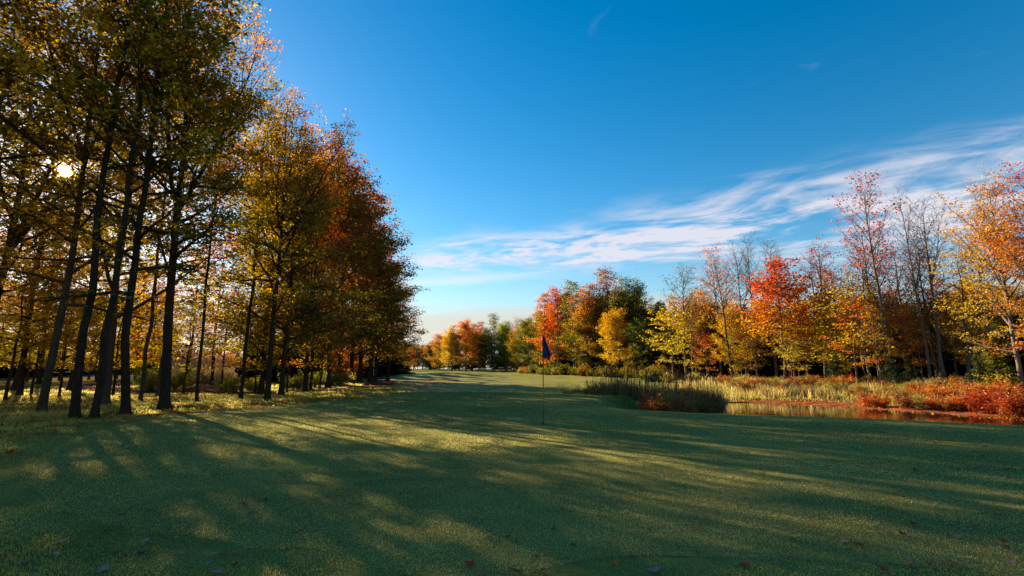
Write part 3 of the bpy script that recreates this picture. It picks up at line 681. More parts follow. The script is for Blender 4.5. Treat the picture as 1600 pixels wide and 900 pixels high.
# ------------------------------------------------------------------ right woods
RW = 'trees along the edge of the right hand wood'
right = [ # px, Y, top, proto, palette, bark, wide, tilt, label
 (640, 150, 545, 'wood_round', 'red', 1.0, 0, 'small scarlet tree at the far end of the fairway'),
 (652, 168, 548, 'wood_tall', 'rust', 1.1, 0, 'rusty tree next to the small scarlet one'),
 (664, 165, 543, 'wood_tall', 'olive_red', 1.1, 0, 'brown and olive tree left of the orange fairway tree'),
  (628, 128, 546, 'wood_broad', 'olive_red', 1.3, 0, 'dull red tree peeping out past the far end of the row of maples'),
 (634, 172, 540, 'wood_broad', 'olive', 1.4, 0, 'olive tree closing the view behind the small scarlet tree'),
 (646, 178, 536, 'wood_round', 'rust', 1.5, 0, 'brown tree closing the view between the scarlet and the rusty one'),
 (660, 180, 538, 'wood_broad', 'olive', 1.4, 0, 'olive tree closing the view at the far end of the fairway'),
 (674, 172, 532, 'wood_broad', 'olive_red', 1.3, 0, 'red brown tree at the left foot of the orange fairway tree'),
 (738, 134, 506, 'wood_broad', 'green_gold', 1.1, 0, 'green gold tree filling in below the burnt orange peak'),
 (758, 130, 512, 'wood_broad', 'olive', 1.1, 0, 'dark olive tree in the shade left of the open crowned one'),
 (792, 124, 508, 'wood_broad', 'olive', 1.1, 0, 'dark olive tree behind the pale yellow green one'),
 (815, 108, 505, 'wood_broad', 'olive_red', 1.0, 0, 'olive and maroon tree between the maroon one and the flag'),
 (1036, 70, 470, 'wood_broad', 'olive', .9, 0, 'dark olive tree filling the corner of the wood before the cattails'),
 (1062, 64, 462, 'wood_tall', 'green_gold', 1.1, 0, 'green gold tree behind the low yellow one'),
 (1100, 62, 452, 'wood_broad', 'green_gold', .9, 0, 'green gold tree behind the cattails'),
 (686, 132, 520, 'wood_round', 'orange', 1.1, 0, 'orange tree standing furthest left where the wood begins'),
 (706, 126, 507, 'wood_broad', 'gold', .85, 0, 'gold and green rounded tree beside the orange one'),
 (728, 128, 497, 'wood_round', 'orange', .9, 0, 'tree with a burnt orange peak over the far fairway'),
 (748, 128, 502, 'wood_tall', 'olive_red', 1.1, 0, 'shadowed tree with a few red boughs right of the burnt orange peak'),
 (772, 124, 490, 'wood_tall', 'olive', 1.1, 0, 'dark green open crowned tree at the centre of the far wood'),
 (790, 120, 500, 'wood_round', 'pale_green', .8, 0, 'pale yellow green tree below the dark open crowned one'),
 (806, 116, 492, 'sparse_top', 'crimson_mix', 1.3, 0, 'thin maroon tree left of the flag'),
 (826, 98, 494, 'wood_round', 'olive', .95, 0, 'olive rounded tree just left of the flagstick'),
 (850, 88, 458, 'wood_tall', 'olive_red', 1.15, 0, 'tall tree with a red orange flank directly behind the blue flag'),
 (872, 84, 448, 'wood_round', 'red_top', .95, 0, 'red crowned tree just right of the flag'),
 (898, 80, 438, 'wood_tall', 'olive', 1.2, 0, 'tall olive tree with a brown pointed top'),
 (924, 76, 442, 'wood_broad', 'olive_red', .85, 0, 'golden green tree with a bright red bough on its left'),
 (955, 76, 420, 'wood_tall', 'rust', 1.2, 0, 'tall brown topped tree, highest of the middle wood'),
 (965, 68, 480, 'wood_round', 'gold', .9, 0, 'lower golden tree in front of the tall brown topped one'),
 (988, 72, 431, 'wood_round', 'olive', .85, 0, 'tall olive tree with a broad rounded head'),
 (1002, 65, 498, 'layered', 'pale_green', .8, 0, 'narrow pale green sapling catching the sun at the wood edge'),
 (1020, 76, 462, 'sparse_fork', 'rust', 1.2, 0, 'tree with thin bare twigs right of the broad rounded olive one'),
 (1052, 54, 478, 'layered', 'yellow', 1.15, 0, 'low yellow tree with layered boughs beyond the cattails'),
 (1072, 55, 408, 'sparse_top', 'olive', 1.35, .02, 'lanky dark green tree with its leaves only at the top'),
 (1083, 56, 450, 'sparse_fork', 'orange', 1.1, -.02, 'thin orange flecked tree beside the lanky dark green one'),
 (1146, 50, 373, 'sparse_top', 'orange', 1.1, -.09, 'tall orange tree leaning to the left over the pond'),
 (1128, 58, 392, 'sparse_fork', 'orange', 1.1, 0, 'sparse red orange tree behind the leaning one'),
 (1168, 54, 375, 'bare', 'rust', 1.1, -.03, 'bare grey tree with forked top right of the leaning orange tree'),
 (1184, 49, 358, 'bare', 'rust', .8, 0, 'straight bare grey trunk rising alone left of the scarlet maple'),
 (1150, 55, 470, 'wood_round', 'gold', .8, 0, 'golden tree low beside the leaning orange tree'),
 (1176, 55, 500, 'layered', 'yellow', 1.1, 0, 'yellow layered tree left of the scarlet maple'),
 (1228, 44, 398, 'red_maple', 'red_top', 1.15, 0, 'scarlet topped maple with orange lower boughs, brightest tree by the pond'),
 (1214, 52, 365, 'bare', 'rust', 1.2, -.04, 'bare twiggy tree rising behind the scarlet maple'),
 (1243, 49, 430, 'layered', 'gold', 1.2, .0, 'golden tree pressed against the right side of the scarlet maple'),
 (1292, 44, 362, 'sparse_fork', 'red', 1.15, .02, 'mostly bare forked tree with a few red leaves right of the scarlet maple'),
 (1312, 50, 420, 'wood_tall', 'orange', .9, 0, 'orange and green tree behind the mostly bare forked one'),
 (1340, 39, 440, 'layered', 'yellow', 1.2, -.04, 'slim yellow tree with drooping layers of leaves'),
 (1326, 43, 478, 'layered', 'gold', 1.1, .0, 'low golden tree between two slim trunks'),
 (1362, 38, 400, 'sparse_top', 'gold', 1.1, -.07, 'thin golden tree leaning left before the tall red one'),
 (1401, 37, 258, 'sparse_top', 'red', .95, -.05, 'tallest tree of the wood, thin with scarlet leaf tufts at the top'),
 (1378, 40, 330, 'sparse_fork', 'red', 1.1, 0, 'tall red flecked tree just left of the tallest one'),
 (1425, 44, 365, 'sparse_fork', 'red', 1.2, 0, 'brown red full crowned tree behind the twin bare trunks'),
 (1456, 36, 288, 'bare', 'rust', .9, -.04, 'tall bare pale trunk, left one of the bare pair'),
 (1474, 36, 298, 'bare', 'rust', 1.1, -.03, 'tall bare pale trunk with wide upper branches, right one of the bare pair'),
 (1466, 38, 350, 'sparse_fork', 'rust', 1.0, .0, 'brown leaved tree growing between the bare pair'),
 (1510, 36, 400, 'snag', 'rust', 1.1, -.10, 'dead leaning trunk right of the bare pair'),
 (1500, 42, 412, 'snag', 'rust', .9, .0, 'broken topped upright dead trunk'),
 (1488, 45, 430, 'wood_tall', 'rust', .9, 0, 'rusty tree in the shade behind the dead trunks'),
 (1535, 40, 430, 'wood_round', 'gold', .8, 0, 'golden green tree behind the young spruces'),
 (1598, 28, 262, 'beech_big', 'gold', .70, 0, 'big orange and yellow tree crossing the right edge'),
 (1668, 26, 240, 'beech_big', 'red_top', .8, 0, 'dark boughed tree reaching in past the right edge'),
 (1560, 34, 350, 'sparse_fork', 'red', 1.15, 0, 'twiggy red tree rising behind the big orange one'),
]
for (px, Y, top, key, pal, wide, tl, lab) in right:
    x = X_at(px, Y); H = Z_at(top, Y)-gz(x, Y)
    bark = BARK_GR
    tree('dead_tree' if key == 'snag' else 'bare_tree' if key == 'bare' else 'tree', key, x, Y, H, pal, lab, RW, None, bark, (0, tl), wide)
# slim pale trunks at the wood edge
rg = random.Random(77)
SLIM = ['beside the lanky dark green tree', 'between the cattails and the leaning orange tree', 'just right of the leaning orange tree', 'left of the straight bare grey trunk', 'touching the scarlet maple on its right', 'second to the right of the scarlet maple', 'third to the right of the scarlet maple', 'by the foot of the mostly bare forked tree', 'before the low golden tree', 'right of the slim yellow tree', 'just left of the tallest tree', 'just right of the tallest tree', 'midway between the tallest tree and the bare pair', 'touching the bare pair on its left', 'right of the bare pair', 'left of the young spruces']
for si, (px, Y, top) in enumerate([(1088, 52, 505), (1105, 55, 520), (1160, 50, 510), (1170, 49, 505), (1238, 43, 500), (1249, 44, 505), (1264, 45, 480), (1300, 42, 470), (1318, 41, 500), (1354, 37, 460), (1375, 36, 470), (1420, 37, 480), (1435, 38, 470), (1443, 37, 450), (1480, 38, 450), (1528, 37, 460)]):
    x = X_at(px, Y)
    tree('young_tree', rg.choice(['layered', 'sparse_top']), x, Y, Z_at(top, Y)-gz(x, Y), rg.choice(['gold', 'yellow', 'orange', 'rust']), 'slim young tree with a pale stem '+SLIM[si], 'slim young trees at the wood edge', None, BARK_GR, (rg.uniform(-.03, .03), rg.uniform(-.06, .04)), .8)
# trees filling the wood behind
def side(px):
    return ('behind the far fairway' if px < 820 else 'behind the flag' if px < 930 else 'behind the middle wood edge' if px < 1040 else 'behind the cattails' if px < 1150 else 'behind the scarlet maple' if px < 1290 else 'behind the tallest red tree' if px < 1430 else 'behind the big orange tree')
PN = {'olive': 'olive', 'gold': 'golden', 'orange': 'orange', 'rust': 'rust brown', 'olive_red': 'red and olive', 'hemlock': 'dark hemlock', 'green_gold': 'green gold', 'pale_green': 'pale green'}
n = 0
for i in range(120):
    u = (i+rg.random())/120; px = 670+u*1010
    Y0 = np.interp(px, [670, 800, 860, 950, 1030, 1100, 1200, 1300, 1400, 1500, 1600, 1690], [150, 132, 98, 84, 78, 64, 56, 52, 46, 46, 40, 36])
    Y = Y0+rg.random()*12; x = X_at(px, Y)
    tp = np.interp(px, [670, 800, 860, 900, 960, 1030, 1100, 1200, 1300, 1400, 1500, 1600, 1700], [545, 520, 490, 480, 458, 482, 482, 470, 468, 462, 470, 450, 430])+rg.uniform(-14, 34)
    H = Z_at(tp, Y)-gz(x, Y); hem = rg.random() < .34
    pal = 'hemlock' if hem else rg.choice(['olive', 'olive', 'green_gold', 'green_gold', 'gold', 'pale_green', 'rust', 'olive_red'])
    key = 'hemlock' if hem else rg.choice(['wood_round', 'wood_tall', 'wood_broad'])
    tree('hemlock_tree' if hem else 'tree', key, x, Y, H, pal, f'{PN[pal]} tree deep in the wood {side(px)}', 'trees deep in the wood', None, BARK_GR if rg.random() < .5 else BARK_DK, (0, 0), 1.35 if hem else 1.0, rng=rg)
# dark depth of the wood: understorey hemlocks
for i in range(64):
    u = (i+rg.random())/64; px = 660+u*1020
    Y0 = np.interp(px, [670, 800, 860, 950, 1030, 1100, 1200, 1300, 1400, 1500, 1600, 1690], [140, 126, 92, 80, 74, 60, 54, 49, 44, 44, 38, 34])
    Y = Y0+rg.random()*6; x = X_at(px, Y)
    tree('hemlock_tree', 'hemlock', x, Y, rg.uniform(4, 7), 'hemlock', f'low shaded hemlock {side(px)}', 'low hemlocks in the wood', None, BARK_DK, (0, 0), 1.7, rng=rg)
# far-off wood closing the horizon, one mass
def far_wood():
    rng = np.random.default_rng(9); C = []; Q = []; VP = []
    xs = np.concatenate([np.linspace(-900, 900, 300)]); 
    for x in xs:
        Y = 300+rng.uniform(-60, 60)+abs(x)*-.18; hh = rng.uniform(6, 9.5); w = rng.uniform(5, 8)
        m = 90; a = rng.normal(0, .5, (m, 3))*np.array((w*.7, w*.7, hh*.42))+np.array((x+rng.uniform(-4, 4), Y, hh*.5))
        a = a[a[:, 2] > -1]; C.append(a); Q.append(np.clip(a[:, 2]/hh, 0, 1)); VP.append(np.full(len(a), rng.uniform()))
    C = np.vstack(C); C[:, 2] += ground_z(C[:, 0], C[:, 1])
    lv = leaf_quads(rng, C, 2.2, np.concatenate(Q), np.concatenate(VP), .9)
    o = link('distant_woods', make_mesh('distant_woods', lv[0], [lv[1]], [LM['olive']], {'var': lv[2], 'rnd': lv[3]}))
    tag(o, 'low distant woods along the whole horizon', 'woods', None, 'stuff')
far_wood()

# ------------------------------------------------------------------ grasses, reeds, shrubs
def blades(rng, P, h, w, bend=.35, lean=None, rnd=None, segs=1):
    """P (n,3) roots; h (n,) heights; a blade is a bent triangle strip"""
    n = len(P); a = rng.uniform(0, 6.283, n); s = np.stack([np.cos(a), np.sin(a), np.zeros(n)], 1)
    b = rng.uniform(0, 6.283, n); d = np.stack([np.cos(b), np.sin(b), np.zeros(n)], 1)*(rng.uniform(.0, 1, n)*bend*h)[:, None]
    if lean is not None: d = d+np.asarray(lean)*h[:, None]
    hz = np.stack([np.zeros(n), np.zeros(n), h], 1); w = np.broadcast_to(np.asarray(w, float), (n,))[:, None]
    if rnd is None: rnd = rng.uniform(0, 1, n)
    if segs == 1:
        V = np.stack([P-s*w/2, P+s*w/2, P+hz+d], 1); i = np.arange(n)*3; F = [np.stack([i, i+1, i+2], 1)]; k = 3
    else:
        m = P+hz*.6+d*.35
        V = np.stack([P-s*w/2, P+s*w/2, m+s*w*.42, m-s*w*.42, P+hz*.96+d], 1); i = np.arange(n)*5
        F = [np.stack([i, i+1, i+2, i+3], 1), np.stack([i+3, i+2, i+4], 1)]; k = 5
    return V.reshape(-1, 3), F, np.repeat(rnd, k)
def fan_points(rng, n, dmin, dmax, half=R(50)):
    """area-thinning scatter: density falls with the square of the distance"""
    u = rng.uniform(0, 1, n); d = dmin*(dmax/dmin)**u; a = rng.uniform(-half, half, n)
    return d*np.sin(a), d*np.cos(a), d
M_BG = blade_material('green_blades', (.145, .128, .038), (.56, .47, .13), .70, .012, .3)
M_BR = blade_material('rough_blades', (.122, .112, .028), (.52, .44, .10), .70, .004, .4)
M_TAN = blade_material('dry_grass', (.17, .17, .03), (.50, .33, .09), .45, .03)
M_REED = blade_material('reed_leaves', (.050, .038, .014), (.32, .215, .07), .45, .02)
M_PLUME = blade_material('reed_plumes', (.30, .20, .13), (.55, .40, .28), .5, .02)
def grass_green():
    rng = np.random.default_rng(3); x, y, d = fan_points(rng, 460000, 3.0, 34)
    s = green_sd(x, y); k = (s < .03); x, y, d = x[k], y[k], d[k]
    h = rng.uniform(.004, .010, len(x))*(1+d*.03); w = .0019*(1+d*.26)
    cl = vnoise(x, y, 3.1, 6)*.35+vnoise(x, y, .7, 7)*.3+rng.uniform(0, .5, len(x))
    V, F, r = blades(rng, np.stack([x, y, ground_z(x, y)+.006], 1), h, w, .9, rnd=np.clip(cl, 0, 1))
    o = link('green_grass', make_mesh('green_grass', V, F, [M_BG], {'rnd': r})); tag(o, 'short dewy grass of the putting green', 'grass', None, 'stuff')
def grass_rough():
    rng = np.random.default_rng(4); x, y, d = fan_points(rng, 560000, 2.6, 48, R(52))
    s = green_sd(x, y); fr = poly_sd(FAIR, x, y); p = np.minimum(pa(x, y), np.minimum(pc(x, y), ra(x, y))); pd = poly_sd(POND, x, y)
    k = (s > -.10) & (fr > 0) & (p > .05) & (pd > .3); x, y, d, s = x[k], y[k], d[k], s[k]
    tuft = vnoise(x, y, 2.3, 14)
    h = rng.uniform(.018, .045, len(x))*(.25+1.75*ss(.0, 2.6, s+(vnoise(x, y, 3, 77)-.5)*.5))*(.45+1.1*tuft)*(1+d*.006); w = .0030*(1+d*.25)
    V, F, r = blades(rng, np.stack([x, y, ground_z(x, y)-.002], 1), h, w, .8, rnd=np.clip(vnoise(x, y, .8, 15)*.7+rng.uniform(-.1, .4, len(x)), 0, 1))
    o = link('rough_grass', make_mesh('rough_grass', V, F, [M_BR], {'rnd': r})); tag(o, 'longer rough grass around the green', 'grass', None, 'stuff')
grass_green(); grass_rough()

def marsh():
    """tan and green grasses covering the far bank of the pond"""
    rng = np.random.default_rng(8); n = 90000; x = rng.uniform(2, 46, n); y = rng.uniform(14, 62, n)
    sp = poly_sd(POND, x, y); sf = poly_sd(FAIR, x, y)
    farside = (x*.55+y*.83) > 25.5
    k = (sp > -.1) & (sf > .3) & farside & (x/y < 1.3) & (sp < 26) & (poly_sd(MAT, x, y) > .1) & ((x/y > .28) | (y < 34))
    k &= rng.uniform(0, 1, n) < np.clip(1.25-sp/24, .15, 1)
    x, y, sp = x[k], y[k], sp[k]; n = len(x)
    cl = vnoise(x, y, .45, 41); cl2 = vnoise(x, y, 1.6, 42)
    h = (.22+.65*cl*cl2+.28*cl2)*rng.uniform(.6, 1.2, n)*np.where(sp < 5, 1.1, .85)
    V, F, r = blades(rng, np.stack([x, y, ground_z(x, y)-.02], 1), h, .022, .55, rnd=np.clip(cl*.9+rng.uniform(-.3, .4, n), 0, 1), segs=2)
    o = link('marsh_grass', make_mesh('marsh_grass', V, F, [M_TAN], {'rnd': r})); tag(o, 'tan and green marsh grass on the far bank of the pond', 'grass', None, 'stuff')
marsh()

def cattail_mesh(seed, n, rad, H, heads, plume=False):
    rng = np.random.default_rng(seed); a = rng.uniform(0, 6.283, n); r = rad*np.sqrt(rng.uniform(0, 1, n))
    P = np.stack([r*np.cos(a), r*np.sin(a), np.full(n, -.1)], 1); h = H*rng.uniform(.35, 1.0, n)*(1-.3*(r/rad)**2)
    V, F, rn = blades(rng, P, h, .024, .6, segs=2)
    lv = make_mesh('reed_leaves', V, F, [M_PLUME if plume and False else M_REED], {'rnd': rn})
    lines = []; 
    for k in range(heads):
        aa = rng.uniform(0, 6.283); rr = rad*math.sqrt(rng.uniform(0, 1)); b = np.array((rr*math.cos(aa), rr*math.sin(aa), 0)); hh = H*rng.uniform(.85, 1.08)
        t = b+np.array((rng.normal(0, .05), rng.normal(0, .05), hh))*1.
        if plume:
            lines.append((np.array([b, b*.5+t*.5, t]), np.array((.006, .005, .004)))); ax = t-b
            lines.append((np.array([t-ax*.02, t+ax*.08+(.03, 0, 0), t+ax*.2+(.08, 0, -.02)]), np.array((.012, .05, .008))))
        else:
            lines.append((np.array([b, b*.5+t*.5, t]), np.array((.006, .006, .005)))); ax = (t-b)/hh
            lines.append((np.array([t, t+ax*.02, t+ax*.17, t+ax*.19, t+ax*.26]), np.array((.004, .016, .016, .005, .003))))
    V, F = tubes(lines, 5)
    return lv, make_mesh('seed_heads', V, [F], [M_HEADP if plume else M_HEAD], {'rnd': rng.uniform(0, 1, len(V))}, smooth=True)
M_HEAD = simple_ground('cattail_brown', [(0, (.07, .035, .018)), (1, (.16, .09, .045))], 20)
M_HEADP = M_PLUME
CT = [cattail_mesh(101+i, (330, 240, 400)[i], (.8, .9, .7)[i], (1.5, 1.25, 1.6)[i], (16, 10, 20)[i]) for i in range(3)]
def cattail(px, Y, s, lab, i, group='cattail clumps at the near end of the pond', z=None):
    x = X_at(px, Y, -.7); r = link('cattail_clump', None, loc=(x, Y, min(gz(x, Y), 0) if z is None else z), rot=(0, 0, i*1.3), scale=(s*1.05, s*1.05, s*.86))
    tag(r, lab, 'cattails', group); link('reed_leaves', CT[i % 3][0], r); link('seed_heads', CT[i % 3][1], r)['kind'] = 'stuff'
ci = 0
for (px, Y, s) in [(938, 26, .85), (952, 25, 1.0), (966, 26, 1.05), (980, 24.5, 1.05), (994, 25.5, 1.1), (1008, 24, 1.1), (1022, 25, 1.05), (1036, 26, 1.0), (950, 28, .95), (972, 28.5, 1.0), (1000, 28, 1.05), (1028, 28.5, 1.05), (1048, 27.5, 1.0), (1060, 29, 1.05), (1074, 28.5, 1.1), (1088, 28, 1.1), (1100, 29, 1.1), (1110, 28, 1.05), (1080, 30.5, 1.1), (1098, 31, 1.15), (1052, 31, 1.0)]:
    lab = ('dark green cattails at the left end of the bed' if px < 965 else f'tall shaded cattails in the middle of the left bed, {"front" if Y < 25.3 else "middle" if Y < 27 else "back"} row' if px < 1030 else 'sunlit tan topped cattails above the small red bushes' if px < 1075 else 'pale topped cattails at the right end by the open water')
    cattail(px, Y, s, lab, ci); ci += 1
for (px, Y, s) in [(1118, 28.5, .6), (1124, 29.5, .5)]:
    cattail(px, Y, s, 'thinning short cattails where the bed meets the open water', ci); ci += 1
for (px, Y, s) in [(884, 25.5, .22), (898, 26.5, .32), (912, 27, .4), (922, 26, .45)]:
    cattail(px, Y, s, 'small stray tuft of reeds left of the cattail bed, on the bank', ci, 'stray reed tufts'); ci += 1
for (px, Y, s) in [(1200, 33.5, .7), (1222, 34, .75), (1245, 33.5, .8), (1268, 33, .8), (1288, 32.5, .75), (1180, 35, .6)]:
    cattail(px, Y, s, 'low dark green reeds along the far shore of the pond', ci, 'low reeds on the far shore'); ci += 1
# plumed reeds beyond the path on the left
PT = cattail_mesh(120, 500, 1.3, 1.7, 46, True)
for i, (px, Y, s) in enumerate([(272, 44, 1.0), (288, 42, .95), (300, 45, 1.1), (316, 46, 1.2), (330, 43, 1.0), (345, 45, 1.0), (358, 46, .95), (335, 50, 1.5), (318, 54, 1.7), (300, 56, 1.7), (286, 50, 1.3)]):
    x = X_at(px, Y); r = link('plumed_reed_clump', None, loc=(x, Y, gz(x, Y)), rot=(0, 0, i*.9), scale=(s*1.2, s*1.2, s))
    tag(r, 'pinkish plumed reeds beyond the cart path ' + ('in front' if Y < 48 else 'on the taller rear mound'), 'reeds', 'plumed reeds beyond the path')
    link('reed_leaves', PT[0], r); link('seed_heads', PT[1], r)['kind'] = 'stuff'

def shrub_mesh(key, seed, n_stem, rad, H, nl, ls, flat=.8):
    rng = np.random.default_rng(seed); lines = []; C = []; Q = []; VP = []
    for k in range(n_stem):
        a = rng.uniform(0, 6.283); L = H*rng.uniform(.55, 1.05); sp = rng.uniform(0, .9)
        d = np.array((math.cos(a)*sp*rad/H, math.sin(a)*sp*rad/H, 1)); p = path(rng, (math.cos(a)*rad*.25*sp, math.sin(a)*rad*.25*sp, -.05), d, L, 5, .0, .16)
        lines.append((p, np.linspace(.011, .004, 5))); vp = rng.uniform()
        for j in range(3):
            s = rng.uniform(.3, .95); p2, d2 = at_path(p, s); q = path(rng, p2, d2/np.linalg.norm(d2)+rng.normal(0, .6, 3), L*.35, 3, .02, .15); lines.append((q, np.array((.006, .004, .003))))
            m = int(nl*.6); u = rng.uniform(.1, 1.1, m); C.append(q[0]+(q[-1]-q[0])*u[:, None]+rng.normal(0, .07*H, (m, 3))); Q.append(np.full(m, s)); VP.append(np.full(m, vp))
        m = nl; u = rng.uniform(.25, 1.02, m); C.append(np.array([at_path(p, min(v, .99))[0] for v in u])+rng.normal(0, .06*H, (m, 3))); Q.append(u); VP.append(np.full(m, vp))
    V, F = tubes(lines, 4); C = np.vstack(C); C[:, 2] = np.maximum(C[:, 2], .02)
    lv = leaf_quads(rng, C, ls, np.concatenate(Q), np.concatenate(VP), .9, (.35, .25, .4))
    PROTO[key] = (make_mesh('stems_'+key, V, [F], [BARK_BR], smooth=True), make_mesh('foliage_'+key, lv[0], [lv[1]], [LM['shrub_red']], {'var': lv[2], 'rnd': lv[3]}), H)
shrub_mesh('shrub_a', 201, 26, .85, 1.0, 34, .062); shrub_mesh('shrub_b', 203, 18, .7, 1.0, 30, .062); shrub_mesh('shrub_c', 207, 34, 1.1, 1.0, 32, .06)
def shrub(key, px, Y, h, pal, lab, group, wide=1., i=0):
    x = X_at(px, Y, -.5); s = h; wm, lm, _ = PROTO[key]
    r = link('shrub', None, loc=(x, Y, max(gz(x, Y), -.76)), rot=(0, 0, i*1.7), scale=(s*wide, s*wide, s)); tag(r, lab, 'shrub', group)
    a = link('stem', wm, r); b = link('foliage', lm, r); b.material_slots[0].link = 'OBJECT'; b.material_slots[0].material = LM[pal]
SB = 'shrubs on the far bank of the pond'
shr = [ # px, Y, h, palette, label
 (1028, 20.8, 1.3, 'shrub_red', 'small red and yellow bush at the foot of the cattails'), (1042, 21.0, 1.15, 'crimson_mix', 'dark maroon bush beside the red and yellow one under the cattails'),
 (1058, 21.4, 1.25, 'shrub_red', 'red bush in the middle of the group under the cattails'), (1075, 22.0, 1.1, 'crimson_mix', 'brownish red bush at the right of the group under the cattails'),
 (1096, 22.6, 1.0, 'rust', 'rust coloured bush nearest the open water under the cattails'),
 (1358, 27.5, 1.0, 'shrub_red', 'deep red bush standing first at the left of the red thicket'), (1378, 26.8, .9, 'shrub_red', 'orange red bush second from the left of the thicket'),
 (1412, 25.5, 1.0, 'crimson_mix', 'crimson bush over the mud bank below the bare pair of trees'), (1436, 25.6, .85, 'shrub_tan', 'brown bush right of the crimson one'),
 (1460, 25, .8, 'shrub_red', 'low orange bush on the bank near the pale grass tuft'), (1480, 24.4, .75, 'rust', 'small green and brown bush on the bank'),
 (1500, 24.2, 1.05, 'shrub_red', 'orange bush below the dead leaning trunk'), (1522, 23.6, 1.2, 'shrub_red', 'flame orange bush left of the spruces'),
 (1545, 23.0, 1.25, 'red', 'scarlet bush in front of the young spruces'), (1568, 22.4, 1.3, 'shrub_red', 'tall orange bush near the right edge'),
 (1592, 22.0, 1.35, 'shrub_red', 'bright red bush at the right edge'), (1616, 21.6, 1.3, 'shrub_red', 'orange bush cut by the right edge'),
 (1535, 26.5, 1.3, 'shrub_red', 'red orange bush behind the flame coloured one'), (1580, 25.5, 1.4, 'shrub_red', 'yellow flecked red bush behind the tall orange one'),
 (1500, 28, 1.2, 'shrub_red', 'rosy bush below the broken dead trunk'), (1440, 29.5, 1.1, 'shrub_red', 'pinkish bush behind the brown one'),
 (1470, 28, 1.1, 'shrub_red', 'orange bush between grasses at the foot of the bare pair'), (1556, 28.5, 1.5, 'yellow', 'yellow green bush around the foot of the young spruce'),
 (1320, 34, .9, 'shrub_tan', 'tan bush among grasses right of the scarlet maple'), (1345, 33, .9, 'shrub_tan', 'tan green bush below the slim yellow tree'),
 (1300, 36, 1.0, 'rust', 'rust brush at the foot of the mostly bare forked tree'), (1390, 31, 1.0, 'shrub_tan', 'tan green bush left of the tallest tree'),
 (1265, 38, 1.1, 'rust', 'reddish brush at the foot of the scarlet maple'), (1215, 39, 1.0, 'shrub_tan', 'tan bush left of the scarlet maple stem'), (1160, 42, 1.1, 'shrub_tan', 'tan bush below the leaning orange tree'),
 (1135, 40, 1.1, 'rust', 'orange brown bush behind the pale topped cattails'), (1085, 44, 1.3, 'shrub_tan', 'olive bush at the foot of the lanky dark green tree'), (1022, 50, 2.0, 'olive', 'grey green rounded bush at the corner of the fairway'),
 (1045, 47, 1.2, 'shrub_tan', 'tan bush at the foot of the low yellow tree'),
]
for i, (px, Y, h, pal, lab) in enumerate(shr): shrub(['shrub_a', 'shrub_b', 'shrub_c'][i % 3], px, Y, h*.78, pal, lab, SB, 1.3, i)
# small brush mixed into the marsh grass
for i in range(46):
    px = 1130+i*9.4+rg.uniform(-4, 4); Y = float(np.interp(px, [1130, 1250, 1350, 1450, 1560], [36, 34.5, 31, 27, 25]))+rg.uniform(0, 7)
    pal = rg.choice(['rust', 'shrub_tan', 'orange', 'shrub_tan', 'olive', 'shrub_red'] if px < 1340 else ['shrub_red', 'rust', 'shrub_tan', 'yellow', 'crimson_mix'])
    shrub(['shrub_a', 'shrub_b', 'shrub_c'][i % 3], px, Y, rg.uniform(.45, .9), pal, {'rust': 'rust brown', 'olive': 'olive', 'shrub_tan': 'tan', 'orange': 'orange', 'shrub_red': 'orange red', 'yellow': 'yellow', 'crimson_mix': 'dull crimson'}[pal]+' little bush in the marsh grass '+('left of the scarlet maple' if px < 1215 else 'below the scarlet maple' if px < 1290 else 'between the scarlet maple and the tallest tree' if px < 1400 else 'below the bare pair of trees' if px < 1490 else 'before the young spruces'), 'little bushes in the marsh grass', 1.3, i)
# brush at the foot of the wood beyond the fairway
for i in range(34):
    px = 815+i*6.6+rg.uniform(-2, 2); Y = float(np.interp(px, [815, 860, 950, 1040], [96, 84, 70, 60])); pal = rg.choice(['rust', 'olive', 'shrub_tan', 'olive'])
    shrub(['shrub_a', 'shrub_b', 'shrub_c'][i % 3], px, Y, rg.uniform(1.0, 1.8), pal, {'rust': 'rust brown', 'olive': 'olive', 'shrub_tan': 'tan'}[pal]+' brush at the foot of the wood beyond the fairway, '+('left' if px < 850 else 'right')+' of the flag', 'brush along the wood edge', 1.2, i)
# leafy brush below the left row and beyond the path
lb = [(238, 29, 1.5, 'pale_green', 'leafy yellow green bush just left of the forked giant maple trunk'), (272, 31, 1.4, 'pale_green', 'leafy bush right of the forked giant maple trunk'), (288, 33, 1.0, 'shrub_tan', 'low tan bush left of the plumed reeds'),
      (360, 27.5, .8, 'pale_green', 'low yellow green bush left of the slender dark maple'), (392, 29, .8, 'pale_green', 'pale bush between the slender and the thick maple'), (404, 30, .9, 'yellow', 'yellow green bush left of the thick upright maple'),
      (455, 31, 1.0, 'olive', 'shaded bush by the path behind the rooted maple'), (470, 33, 1.1, 'olive', 'dark bush below the crimson topped maple'), (492, 35, 1.2, 'pale_green', 'sun touched bush inside the bend of the path'), (510, 38, 1.2, 'olive', 'dark bush before the dark spruces'),
      (532, 40, 1.2, 'shrub_tan', 'tan bush below the wine red maple'), (528, 50, 4.2, 'red_top', 'glowing orange red bush in the shade behind the row'), (516, 54, 3.6, 'orange', 'orange bush left of the glowing red one behind the row')]
for i, (px, Y, h, pal, lab) in enumerate(lb): shrub(['shrub_c', 'shrub_a', 'shrub_b'][i % 3], px, Y, h, pal, lab, 'bushes below the row of maples', 1.2, i+50)
